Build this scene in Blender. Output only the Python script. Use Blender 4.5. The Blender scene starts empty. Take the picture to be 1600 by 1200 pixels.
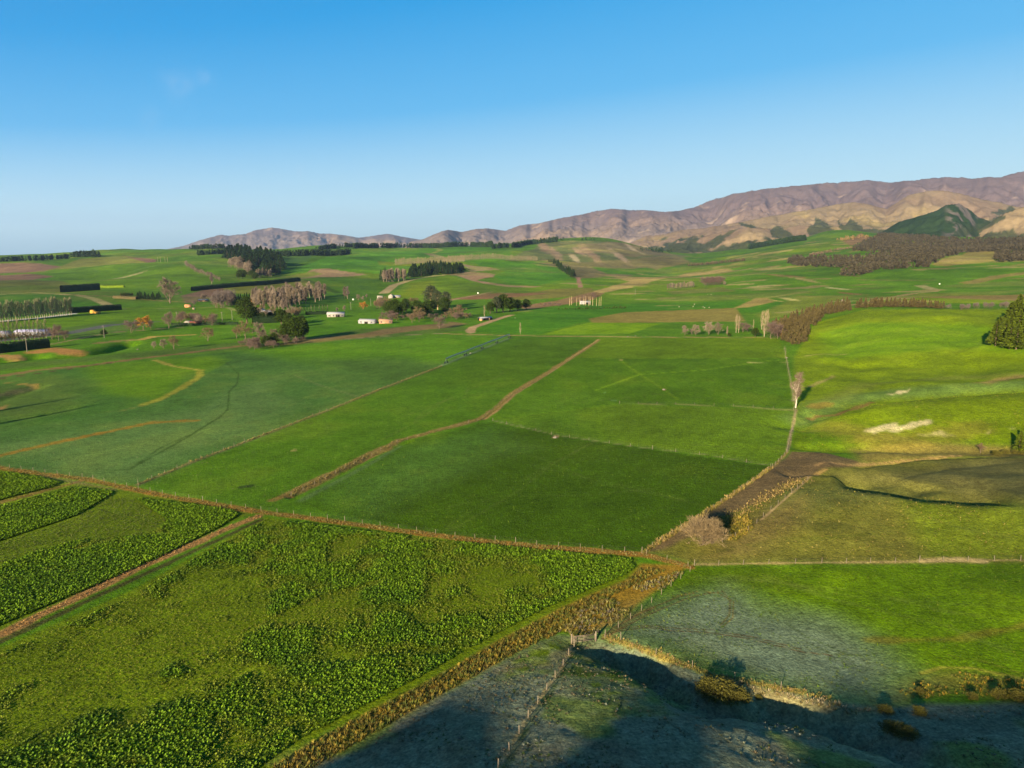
import bpy, math, random
import numpy as np
from mathutils import Vector, Matrix
random.seed(7); RNG = np.random.default_rng(7)
sc = bpy.context.scene
COL = sc.collection
R = math.radians
# ------------------------------------------------------------------ camera, sky, sun, exposure
CAMH = 60.0; F = 1111.0; PITCH = R(10.1)
SUN_AZ = R(27.0)       # shadows run this far right of straight ahead
SUN_EL = R(14.5)
cam_d = bpy.data.cameras.new('camera'); cam = bpy.data.objects.new('camera', cam_d); COL.objects.link(cam)
cam.location = (0, 0, CAMH); cam.rotation_euler = (R(90) - PITCH, 0, 0)
cam_d.sensor_width = 36; cam_d.lens = 36 * F / 1600; cam_d.clip_start = 0.5; cam_d.clip_end = 90000
sc.camera = cam
SD = Vector((-math.sin(SUN_AZ) * math.cos(SUN_EL), -math.cos(SUN_AZ) * math.cos(SUN_EL), math.sin(SUN_EL)))  # towards the sun
sun_d = bpy.data.lights.new('sun', 'SUN'); sun = bpy.data.objects.new('sun', sun_d); COL.objects.link(sun)
sun.rotation_euler = SD.to_track_quat('Z', 'Y').to_euler(); sun_d.energy = 4.6; sun_d.angle = R(0.5); sun_d.color = (1.0, 0.86, 0.66)
w = bpy.data.worlds.new('World'); sc.world = w; w.use_nodes = True
nt = w.node_tree; nt.nodes.clear()
def N(t, **k):
    n = nt.nodes.new(t)
    for a, b in k.items(): setattr(n, a, b)
    return n
sky = N('ShaderNodeTexSky', sky_type='NISHITA', sun_disc=False, sun_elevation=SUN_EL, sun_rotation=math.atan2(SD.x, SD.y), altitude=400, air_density=1.0, dust_density=0.35, ozone_density=3.0)
EXPO = 1.8
def lin(*c): return tuple(((v / 255 + .055) / 1.055) ** 2.4 for v in c) + (1,)
geo = N('ShaderNodeNewGeometry'); sx = N('ShaderNodeSeparateXYZ'); nt.links.new(geo.outputs['Incoming'], sx.inputs[0])
def M(op, a, b):
    m = N('ShaderNodeMath', operation=op)
    for i, v in enumerate((a, b)):
        if isinstance(v, (int, float)): m.inputs[i].default_value = v
        else: nt.links.new(v, m.inputs[i])
    return m.outputs[0]
X_ = M('MULTIPLY', sx.outputs[0], -1.0); Z_ = M('MULTIPLY', sx.outputs[2], -1.0)
fac = M('ADD', M('ADD', 1.0, M('MULTIPLY', X_, -.5)), M('MULTIPLY', M('MULTIPLY', X_, X_), .35))
ze = M('MULTIPLY', M('MAXIMUM', Z_, 0.0), fac)
cr = N('ShaderNodeValToRGB'); nt.links.new(ze, cr.inputs[0])
stops = [(0, (176, 212, 222)), (.02, (190, 224, 232)), (.045, (208, 242, 248)), (.08, (198, 238, 252)), (.2, (94, 188, 243)), (.33, (16, 160, 230)), (.42, (0, 148, 220)), (.7, (0, 92, 172)), (1, (4, 74, 140))]
while len(cr.color_ramp.elements) < len(stops): cr.color_ramp.elements.new(.5)
for e_, (p_, c_) in zip(cr.color_ramp.elements, stops): e_.position = p_; e_.color = lin(*c_)
g1 = N('ShaderNodeMix', data_type='RGBA', blend_type='MULTIPLY'); g1.inputs[0].default_value = 1; nt.links.new(cr.outputs[0], g1.inputs[6]); k_ = 2 ** -EXPO / .1; g1.inputs[7].default_value = (k_, k_, k_, 1)
# two faint wisps of high cloud, upper left
cl = None
for (cx_, cy_, rad_) in ((278, 132, .035), (322, 122, .02), (470, 268, .012), (235, 185, .02)):
    v_ = Vector(((cx_ - 800) / F, math.cos(PITCH) - (cy_ - 600) / F * math.sin(PITCH), -math.sin(PITCH) - (cy_ - 600) / F * math.cos(PITCH))).normalized()
    dn = N('ShaderNodeVectorMath', operation='DISTANCE'); nv_ = N('ShaderNodeVectorMath', operation='SCALE'); nv_.inputs['Scale'].default_value = -1; nt.links.new(geo.outputs['Incoming'], nv_.inputs[0]); nt.links.new(nv_.outputs[0], dn.inputs[0]); dn.inputs[1].default_value = v_
    mr_ = N('ShaderNodeMapRange', interpolation_type='SMOOTHSTEP'); nt.links.new(dn.outputs['Value'], mr_.inputs[0]); mr_.inputs[1].default_value = 0; mr_.inputs[2].default_value = rad_; mr_.inputs[3].default_value = 1; mr_.inputs[4].default_value = 0
    cl = mr_.outputs[0] if cl is None else M('MAXIMUM', cl, mr_.outputs[0])
cn = N('ShaderNodeTexNoise'); cn.inputs['Scale'].default_value = 34; cn.inputs['Detail'].default_value = 6; cn.inputs['Distortion'].default_value = .8; nt.links.new(geo.outputs['Incoming'], cn.inputs['Vector'])
cm = M('MULTIPLY', M('MULTIPLY', cl, M('MAXIMUM', M('SUBTRACT', cn.outputs[0], .42), 0.0)), .42)
gc = N('ShaderNodeMix', data_type='RGBA'); nt.links.new(cm, gc.inputs[0]); nt.links.new(g1.outputs[2], gc.inputs[6]); gc.inputs[7].default_value = (k_ * .8, k_ * .85, k_ * .92, 1)
mx = N('ShaderNodeMix', data_type='RGBA'); mx.inputs[0].default_value = .02; nt.links.new(gc.outputs[2], mx.inputs[6]); nt.links.new(sky.outputs[0], mx.inputs[7])
bg = N('ShaderNodeBackground'); bg.inputs['Strength'].default_value = 0.1
wo = N('ShaderNodeOutputWorld')
nt.links.new(mx.outputs[2], bg.inputs[0]); nt.links.new(bg.outputs[0], wo.inputs[0])
sc.view_settings.view_transform = 'Standard'; sc.view_settings.look = 'None'; sc.view_settings.exposure = EXPO; sc.view_settings.gamma = 1.0
sc.cycles.max_bounces = 4; sc.cycles.transparent_max_bounces = 6; sc.cycles.volume_bounces = 0; sc.cycles.use_denoising = True
try: sc.cycles.denoiser = 'OPENIMAGEDENOISE'
except Exception: pass

# ------------------------------------------------------------------ numeric helpers
cp, sp = math.cos(PITCH), math.sin(PITCH)
def ray(px, py):
    dx = (px - 800) / F; dz = -(py - 600) / F
    return np.array([dx, cp + dz * sp, -sp + dz * cp])
def hash2(ix, iy, seed):
    n = (ix.astype(np.int64) * 374761393 + iy.astype(np.int64) * 668265263 + seed * 974634777) & 0xffffffff
    n = ((n ^ (n >> 13)) * 1274126177) & 0xffffffff
    return ((n ^ (n >> 16)) & 0xffff).astype(np.float32) / 65535.0
def vnoise(x, y, seed=0):
    ix = np.floor(x); iy = np.floor(y); fx = (x - ix).astype(np.float32); fy = (y - iy).astype(np.float32)
    fx = fx * fx * (3 - 2 * fx); fy = fy * fy * (3 - 2 * fy)
    ix = ix.astype(np.int64); iy = iy.astype(np.int64)
    a = hash2(ix, iy, seed); b = hash2(ix + 1, iy, seed); c = hash2(ix, iy + 1, seed); d = hash2(ix + 1, iy + 1, seed)
    return (a + (b - a) * fx) * (1 - fy) + (c + (d - c) * fx) * fy
def fbm(x, y, scale, oct=4, seed=0, gain=0.5):
    t = 0; a = 1; n = 0
    x = x / scale; y = y / scale
    for o in range(oct):
        t = t + a * vnoise(x, y, seed + o * 17); n += a; a *= gain; x = x * 2.03 + 13.7; y = y * 2.03 - 7.1
    return t / n            # 0..1
def sstep(a, b, x):
    t = np.clip((x - a) / (b - a), 0, 1); return t * t * (3 - 2 * t)

# ------------------------------------------------------------------ terrain height: control points
CT = []                     # (x, y, z)
def cD(px, py, D):
    d = ray(px, py); t = D / d[1]; CT.append((d[0] * t, D, CAMH + d[2] * t))
def cZ(px, py, z):
    d = ray(px, py); t = (z - CAMH) / d[2]; CT.append((d[0] * t, d[1] * t, z))
def cW(x, y, z): CT.append((x, y, z))
for py in (515, 545, 590, 650, 740, 880, 1000):
    for px in (-500, -200, 0, 200, 400, 600, 800, 1000, 1180):
        if py == 1000 and px > 700: continue
        cZ(px, py, 0 if px > -400 else 1)
for px in (0, 200, 400, 500, 620, 750, 850, 950, 1100): cZ(px, 495, 0)
for px in (200, 0, -200): cZ(px, 1150, 0)
for l in [(-400, [(470, 1000), (440, 1600), (405, 3000)]), (-100, [(472, 990), (445, 1500), (425, 2000), (405, 3000)]), (0, [(470, 1000), (450, 1330), (425, 1950), (402, 3100)]),
          (160, [(470, 990), (440, 1500), (415, 2100), (395, 3000), (391.5, 3250)]), (300, [(460, 1180), (430, 1600), (405, 2200), (390, 3300)]),
          (400, [(470, 1000), (440, 1500), (412, 2100), (392, 3600)]), (500, [(475, 970), (455, 1300), (425, 1750), (402, 2400), (386, 3900)]),
          (600, [(475, 970), (455, 1300), (430, 1750), (400, 2500), (386, 3500)]), (700, [(475, 950), (455, 1200), (430, 1650), (400, 2500), (384, 3600)]),
          (800, [(475, 950), (450, 1300), (432, 1650), (410, 2200), (384, 3900)]), (870, [(475, 950), (440, 1500), (405, 2400), (376, 3800)]), (950, [(475, 950), (440, 1550), (405, 2500), (377, 3800)]),
          (1040, [(475, 950), (440, 1550), (415, 2400), (396, 4000)]), (1120, [(470, 980), (440, 1500), (415, 2200), (396, 3900)]),
          (1200, [(495, 720), (470, 950), (440, 1350), (410, 2000), (385, 3000)]), (1300, [(470, 900), (440, 1280), (410, 1750), (385, 2400), (362, 3300)]),
          (1400, [(468, 850), (440, 1200), (420, 1450), (392, 2000), (372, 2700)]), (1500, [(466, 830), (440, 1120), (410, 1550), (390, 2000), (376, 2700)]),
          (1600, [(466, 800), (440, 1060), (405, 1550), (385, 2000), (376, 2700)]), (1850, [(470, 750), (440, 1000), (405, 1500), (376, 2700)]), (2200, [(470, 750), (440, 1000), (390, 2000)])]:
    for py, D in l[1]: cD(l[0], py, D)
# right hand terrace and rolling pasture
for px, py, z in [(1240, 530, 1), (1240, 620, 0), (1235, 700, 0), (1290, 500, 7), (1350, 484, 15), (1450, 483, 17), (1550, 483, 18), (1680, 485, 20), (1350, 530, 6), (1450, 530, 9), (1560, 530, 11), (1680, 530, 14),
                  (1350, 580, 2), (1450, 585, 3.5), (1560, 580, 6), (1700, 580, 9), (1300, 640, 1), (1400, 640, 3), (1500, 640, 4), (1600, 640, 5), (1330, 690, 0.5), (1450, 690, 1), (1600, 700, 2),
                  (1350, 740, 1.5), (1480, 740, 3), (1620, 740, 4), (1350, 800, 3), (1500, 800, 4), (1650, 800, 5), (1250, 850, 1.5), (1400, 860, 2), (1600, 860, 3), (1100, 885, 0), (1800, 860, 5),
                  (1200, 950, 0), (1400, 950, 1), (1600, 950, 2), (1100, 1020, 0), (1250, 1050, 0), (1400, 1060, 0), (1600, 1060, 1), (1850, 1000, 4)]: cZ(px, py, z)
for px in (1350, 1450, 1560): cD(px, 474, 760)
# foreground knoll (bottom right) and the hill the drone hovers over
for px, py, z in [(450, 1200, 0), (560, 1150, 0.3), (700, 1070, 0.3), (620, 1200, 2.2), (720, 1130, 2.5), (800, 1060, 1.4), (860, 1000, 0.5), (940, 1002, 1.0), (900, 1060, 2.5), (880, 1130, 4.3), (880, 1200, 6.0), (1000, 1075, 3.0), (1000, 1130, 4.4),
                  (1000, 1200, 6.2), (1090, 1115, 3.6), (1120, 1200, 5.2), (1230, 1160, 3.2), (1230, 1200, 4.2), (1400, 1175, 3), (1380, 1210, 4.5), (1600, 1130, 2), (1600, 1200, 4), (1800, 1150, 3)]: cZ(px, py, z)
for a in [(-70, 40, 0), (-40, 30, 7), (0, 20, 12), (50, 20, 9), (120, 30, 5), (0, -40, 13), (-90, -20, 8), (80, -40, 13), (-180, -60, 10), (180, -30, 10), (0, -130, 20), (-120, -130, 14), (120, -150, 14), (0, -350, 18),
          (-300, 100, 0), (-300, -150, 8), (-300, -500, 20), (300, -400, 30), (400, 0, 10), (700, 300, 20), (-700, 0, 3), (0, -1200, 30), (1200, 200, 40), (-1200, 200, 5), (-2500, 800, 30), (2500, 800, 120), (3500, 2500, 150), (-3500, 3000, 30), (0, -4000, 30)]: cW(*a)
for a, z in [(-60, 0), (-45, 5), (-35, 25), (-20, 40), (-8, 45), (0, 45), (10, 45), (20, 50), (30, 60), (40, 80), (60, 100)]:
    for r_ in (5200, 8000, 14000, 26000):
        cW(r_ * math.sin(R(a)), r_ * math.cos(R(a)), z if r_ < 12000 else z * .5)
CT = np.array(CT)
def warp(x, y):
    r = np.sqrt(x * x + y * y) + 1e-6; k = np.log1p(r / 40.0) / r
    return x * k, y * k
cu, cv = warp(CT[:, 0], CT[:, 1])
EPS = 0.12
def phi(d2): return np.sqrt(d2 + EPS * EPS)
n_ = len(CT)
A = phi((cu[:, None] - cu[None]) ** 2 + (cv[:, None] - cv[None]) ** 2) - np.eye(n_) * 0.004
A = np.block([[A, np.ones((n_, 1)), cu[:, None], cv[:, None]], [np.ones((1, n_)), np.zeros((1, 3))], [cu[None], np.zeros((1, 3))], [cv[None], np.zeros((1, 3))]])
WT = np.linalg.solve(A, np.concatenate([CT[:, 2], np.zeros(3)]))
def base_h(x, y):
    sh = x.shape; x = x.ravel(); y = y.ravel(); out = np.empty(len(x), np.float32)
    u, v = warp(x, y); u = u.astype(np.float32); v = v.astype(np.float32); W32 = WT.astype(np.float32)
    cu3, cv3 = cu.astype(np.float32), cv.astype(np.float32)
    for i in range(0, len(x), 40000):
        a, b = u[i:i + 40000], v[i:i + 40000]
        K = np.sqrt((a[:, None] - cu3[None]) ** 2 + (b[:, None] - cv3[None]) ** 2 + EPS * EPS)
        out[i:i + 40000] = K @ W32[:n_] + W32[n_] + W32[n_ + 1] * a + W32[n_ + 2] * b
    return out.reshape(sh)

# polar grid: dense where the photograph looks, coarse behind
th = np.concatenate([np.arange(-180, -62, 3.0), np.arange(-62, -41, 0.4), np.arange(-41, 41, 0.1), np.arange(41, 62, 0.4), np.arange(62, 180, 3.0)])
rr = [4.0]
while rr[-1] < 30000:
    r_ = rr[-1]
    st = 0.7 if r_ < 60 else max(0.3, r_ * r_ * 3.05e-5) if r_ < 330 else 0.0100 * r_ if r_ < 4200 else 0.03 * r_
    rr.append(r_ + min(st, 0.0105 * r_ if 330 < r_ < 4200 else 1e9))
rr = np.array(rr); lr = np.log(rr)
TH, RR = np.meshgrid(np.radians(th), rr, indexing='ij')
GX = RR * np.sin(TH); GY = RR * np.cos(TH)
GH = base_h(GX, GY)
print('grid', GX.shape, 'ctrl', n_)
# rolling relief that grows with distance, none on the flats
far = sstep(900, 1800, RR)
GH = GH + far * (fbm(GX, GY, 420, 3, 5) - 0.5) * 36 * np.clip(RR / 2500, .4, 1.1) + sstep(1000, 1700, RR) * (fbm(GX, GY, 170, 3, 15) - .5) * 9 + sstep(350, 900, RR) * (fbm(GX, GY, 120, 3, 9) - .5) * 1.6
rightside = sstep(R(17), R(24), TH) * sstep(110, 150, RR)
GH = GH + rightside * ((fbm(GX, GY, 45, 3, 11) - .5) * 4.2 + (fbm(GX, GY, 17, 3, 12) - .5) * 1.5) * (1 - .5 * sstep(600, 900, RR))
def Hf(x, y):
    x = np.asarray(x, float); y = np.asarray(y, float)
    t = np.degrees(np.arctan2(x, y)); r = np.clip(np.hypot(x, y), rr[0], rr[-1] * .999)
    i = np.clip(np.searchsorted(th, t) - 1, 0, len(th) - 2); j = np.clip(np.searchsorted(rr, r) - 1, 0, len(rr) - 2)
    a = np.clip((t - th[i]) / (th[i + 1] - th[i]), 0, 1); b = (r - rr[j]) / (rr[j + 1] - rr[j])
    return (GH[i, j] * (1 - a) + GH[i + 1, j] * a) * (1 - b) + (GH[i, j + 1] * (1 - a) + GH[i + 1, j + 1] * a) * b
TS = np.exp(np.linspace(np.log(20), np.log(12000), 900))
def G(px, py, down=True):
    """photo pixel -> point on the ground"""
    d = ray(px, py); h = Hf(d[0] * TS, d[1] * TS); z = CAMH + d[2] * TS
    k = np.nonzero(z <= h)[0]
    if len(k) == 0: return G(px, py + 1.5)
    k = max(k[0], 1); a, b = TS[k - 1], TS[k]
    for _ in range(18):
        m = (a + b) / 2
        if CAMH + d[2] * m <= Hf(d[0] * m, d[1] * m): b = m
        else: a = m
    return (d[0] * b, d[1] * b)
def line(pts, step=25):
    """dense ground polyline from photo pixels"""
    o = []
    for (a, b), (c, d) in zip(pts[:-1], pts[1:]):
        k = max(1, int(math.hypot(c - a, d - b) / step))
        for i in range(k): o.append(G(a + (c - a) * i / k, b + (d - b) * i / k))
    o.append(G(*pts[-1])); return np.array(o)
def gz(x, y): return float(Hf(x, y))
HAZE = 2.7e-5
# ------------------------------------------------------------------ relief features
FX = GX.ravel(); FY = GY.ravel(); FR = RR.ravel()
INV = (FR < 9000) & (np.abs(TH.ravel()) < R(64))
IDX = np.nonzero(INV)[0]
QX = FX[IDX]; QY = FY[IDX]
def dline(P, maxd, X=None, Y=None):
    """distance, side (+ right of travel) and arc length to a ground polyline"""
    X = QX if X is None else X; Y = QY if Y is None else Y
    D = np.full(len(X), 1e9, np.float32); S = np.zeros(len(X), np.float32); L = np.zeros(len(X), np.float32); acc = 0
    for a, b in zip(P[:-1], P[1:]):
        v = b - a; l = math.hypot(*v) + 1e-9
        k = np.nonzero((X > min(a[0], b[0]) - maxd) & (X < max(a[0], b[0]) + maxd) & (Y > min(a[1], b[1]) - maxd) & (Y < max(a[1], b[1]) + maxd))[0]
        if len(k):
            x = X[k] - a[0]; y = Y[k] - a[1]; t = np.clip((x * v[0] + y * v[1]) / l / l, 0, 1)
            d = np.hypot(x - t * v[0], y - t * v[1]); m = d < D[k]; kk = k[m]
            D[kk] = d[m]; S[kk] = np.sign(x * v[1] - y * v[0])[m]; L[kk] = acc + t[m] * l
        acc += l
    return D, S, L
def inpoly(P, X=None, Y=None):
    X = QX if X is None else X; Y = QY if Y is None else Y
    P = np.asarray(P); m = np.zeros(len(X), bool)
    k = np.nonzero((X > P[:, 0].min()) & (X < P[:, 0].max()) & (Y > P[:, 1].min()) & (Y < P[:, 1].max()))[0]
    if not len(k): return m
    x = X[k]; y = Y[k]; c = np.zeros(len(k), bool); j = len(P) - 1
    for i in range(len(P)):
        xi, yi = P[i]; xj, yj = P[j]
        if yi != yj: c ^= ((yi > y) != (yj > y)) & (x < (xj - xi) * (y - yi) / (yj - yi) + xi)
        j = i
    m[k] = c; return m
def region(px, soft=0, wob=0, ws=12, seed=3):
    P = line(list(px) + [px[0]], 45)[:-1]
    X, Y = QX, QY
    if wob:
        X = QX + (fbm(QX, QY, ws, 3, seed) - .5) * 2 * wob; Y = QY + (fbm(QX, QY, ws, 3, seed + 50) - .5) * 2 * wob
    m = inpoly(P, X, Y).astype(np.float32)
    if soft:
        d, _, _ = dline(np.vstack([P, P[:1]]), soft, X, Y)
        sd = np.where(m > .5, d, -d); m = sstep(-soft, soft, np.clip(sd, -soft * 1.01, soft * 1.01)).astype(np.float32)
    return m
def band(px, width, soft=None, wob=0, maxw=None):
    P = line(px); width *= min(3.0, max(1.0, float(np.median(np.hypot(P[:, 0], P[:, 1]))) / 420)); d, s, L = dline(P, width * 3 + 4 + wob)
    if wob: d = d + (fbm(QX, QY, 4, 3, 77) - .5) * 2 * wob
    soft = soft if soft is not None else width * .35
    return 1 - sstep(width / 2 - soft / 2, width / 2 + soft / 2, d)

sa, ca = math.sin(SUN_AZ), math.cos(SUN_AZ)
HB = GH.ravel().copy()
dH = np.zeros(len(IDX), np.float32)
# gully behind the foreground knoll
GUL = [(855, 1003), (900, 1003), (945, 1012), (990, 1030), (1040, 1052), (1085, 1078), (1130, 1098), (1200, 1100), (1260, 1112), (1320, 1125), (1390, 1150), (1440, 1175), (1500, 1195)]
gul = line(GUL); wn = lambda k: (fbm(QX, QY, 7, 4, k) - .5) * 5.5
d, s, L = dline(gul, 14, QX + wn(701), QY + wn(702)); gw = 2.4 + 1.6 * vnoise(L / 9, L * 0, 703)
dH -= (2.6 + 1.4 * vnoise(L / 6, L * 0 + 3, 704)) * np.exp(-(d / gw) ** 2) * sstep(0, 14, L) * (d < 13)
# shaded scarps and terrace banks, as real steps in the ground
def scarp(px, drop, w, side=1):
    P = line(px); d, s, L = dline(P, w * 8 + 2)
    tot = L.max() if L.max() > 0 else 1; sd = d * s * side
    e = sstep(0, .15 * tot, L) * (1 - sstep(.85 * tot, tot, L)) * (d < 1e8)
    return -drop * e * np.exp(-(np.clip(sd, 0, None) / (w * 3)) ** 2) * sstep(-w, w, sd)
for px, dr, ww in [([(1225, 745), (1260, 741), (1310, 741), (1365, 749)], 1.7, 2.4), ([(1300, 757), (1340, 758), (1390, 764), (1440, 772), (1520, 779), (1600, 780)], 4.0, 7.5), ([(1390, 760), (1430, 756), (1470, 749)], 1.8, 4),
                   ([(1330, 727), (1380, 724), (1440, 717), (1520, 713), (1600, 713)], 1.8, 1.4), ([(1350, 745), (1400, 742), (1480, 733), (1600, 722)], .5, 1.6), ([(-60, 661), (0, 657), (60, 648), (105, 637), (120, 634)], .5, 1.4)]:
    dH += scarp(px, dr, ww, -1 if px[0][0] > 1000 else 1) * 1.0
for px, dep, ww in [([(1250, 662), (1300, 634), (1380, 618), (1500, 609), (1640, 602)], 2.6, 9), ([(1262, 640), (1300, 645), (1370, 624)], 1.0, 3), ([(1270, 700), (1350, 696), (1450, 702), (1600, 704)], 1.6, 5), ([(1235, 556), (1300, 566), (1420, 572)], 1.2, 8), ([(1300, 520), (1330, 560), (1345, 600)], 1.4, 9), ([(1480, 500), (1500, 550), (1540, 590)], 1.8, 10)]:
    d, s, L = dline(line(px), ww * 4, QX + (fbm(QX, QY, 20, 3, 711) - .5) * 12, QY + (fbm(QX, QY, 20, 3, 712) - .5) * 12); dH -= dep * np.exp(-(d / ww) ** 2) * (d < ww * 4)
# small creek channels and ditches
for px, dep, ww in [([(0, 785), (40, 775), (100, 757)], .5, .9), ([(455, 775), (530, 740), (580, 712), (640, 690)], .7, 1.2), ([(755, 655), (790, 625), (860, 580), (930, 532)], .4, 1.0),
                    ([(100, 556), (150, 550), (178, 543), (205, 535)], 4.5, 7), ([(-20, 566), (14, 562), (40, 560), (58, 556)], 4, 6), ([(-60, 640), (0, 622), (30, 612), (60, 603)], 1.8, 4)]:
    d, s, L = dline(line(px), ww * 4); dH -= dep * np.exp(-(d / ww) ** 2) * (d < ww * 4)
# knobbly, tufted knoll
kn = region([(420, 1200), (640, 1105), (760, 1035), (860, 1000), (950, 1005), (1090, 1080), (1200, 1105), (1380, 1150), (1500, 1120), (1650, 1120), (1700, 1230), (420, 1230)], 4)
dH += kn * ((fbm(QX, QY, 6, 3, 21) - .5) * .42 + (fbm(QX, QY, 1.3, 2, 25) - .5) * .16)
nf = region([(1085, 888), (1650, 878), (1650, 1075), (1400, 1080), (1100, 1045), (945, 998)], 3)
dH += nf * (fbm(QX, QY, 7, 2, 31) - .5) * .25
rv = sstep(1.5, 6, QX - 0) * 0
dH = np.where(FR[IDX] < 9, dH * 0, dH)
HB[IDX] += dH
# unseen hill behind the drone, its crest shaped to throw the knoll's shadows
t0 = -150.0; te = math.tan(SUN_EL)
SB = []
for px, py, add in [(470, 1204, -6), (520, 1184, 0), (560, 1165, 0), (640, 1132, 0), (700, 1105, 0), (760, 1070, 0), (795, 1061, 0), (790, 1090, -1), (772, 1130, -1), (757, 1165, -2), (751, 1200, -3), (800, 1198, -3), (865, 1100, 0), (915, 1110, 0), (925, 1150, 0),
                    (1010, 1105, 0), (1075, 1118, 0), (1100, 1140, 0), (1120, 1170, 0), (1140, 1200, 0), (1200, 1230, -3), (1252, 1200, 0), (1268, 1135, 0), (1300, 1106, 0), (1318, 1094, -.3), (1345, 1112, 0), (1380, 1130, 0), (1430, 1142, 0), (1500, 1128, 0), (1600, 1108, 0), (1700, 1100, 0)]:
    x, y = G(px, min(py, 1196)); z = gz(x, y); s = x * ca - y * sa; t = x * sa + y * ca
    if py > 1196: t -= (py - 1196) * .1
    SB.append((s, z + (t - t0) * te + add + .7))
SB = np.array(sorted(SB, key=lambda p: p[0]))
allS = FX * ca - FY * sa; allT = FX * sa + FY * ca
crest = np.interp(allS, SB[:, 0], SB[:, 1], left=0, right=SB[-1, 1])
crest = np.where(allS < SB[0, 0], SB[0, 1] - (SB[0, 0] - allS) * .9, crest)
crest = np.where(allS > SB[-1, 0], SB[-1, 1] - (allS - SB[-1, 0]) * .1, crest)
prof = np.exp(-((allT - t0) / 34.0) ** 2)
nb = (allT < -20)
HB = np.where(nb, np.maximum(HB, HB + (crest - HB) * prof), HB)
GH = HB.reshape(GH.shape)
print('crest', SB[:, 1].round(0).tolist())

# ------------------------------------------------------------------ ground colours
KV = (.78, .71, .64)
def C(r, g, b, k=1.0):
    if g > r and g > b and r / g < .86: q = r / g; k0 = b / g; q = q + (.86 - q) * (.5 if k0 < .32 else .34 if k0 < .5 else 0); q *= (1 if k0 < .32 else .97 if k0 < .5 else .95); g *= (1.03 if k0 < .32 else 1.09 if k0 < .5 else .98); r = g * q; b *= (.38 if k0 < .5 else .66)
    return np.array([((c / 255 / 12.92) if c < 10 else ((c / 255 + .055) / 1.055) ** 2.4) * k * v for c, v in zip((r, g, b), KV)], np.float32)
col = np.tile(C(72, 122, 48), (len(IDX), 1)); rough = np.full(len(IDX), .3, np.float32)
def paint(m, c, rg=None):
    global col, rough
    c = C(*c) if isinstance(c, tuple) else c
    m = m.astype(np.float32); col = col * (1 - m[:, None]) + c * m[:, None]
    if rg is not None: rough = rough * (1 - m) + rg * m
n1 = fbm(QX, QY, 60, 4, 101); n2 = fbm(QX, QY, 14, 4, 102); n3 = fbm(QX, QY, 260, 4, 103); n4 = fbm(QX, QY, 3.0, 3, 104); n5 = fbm(QX, QY, 800, 3, 105)
QR = np.hypot(QX, QY)
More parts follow.
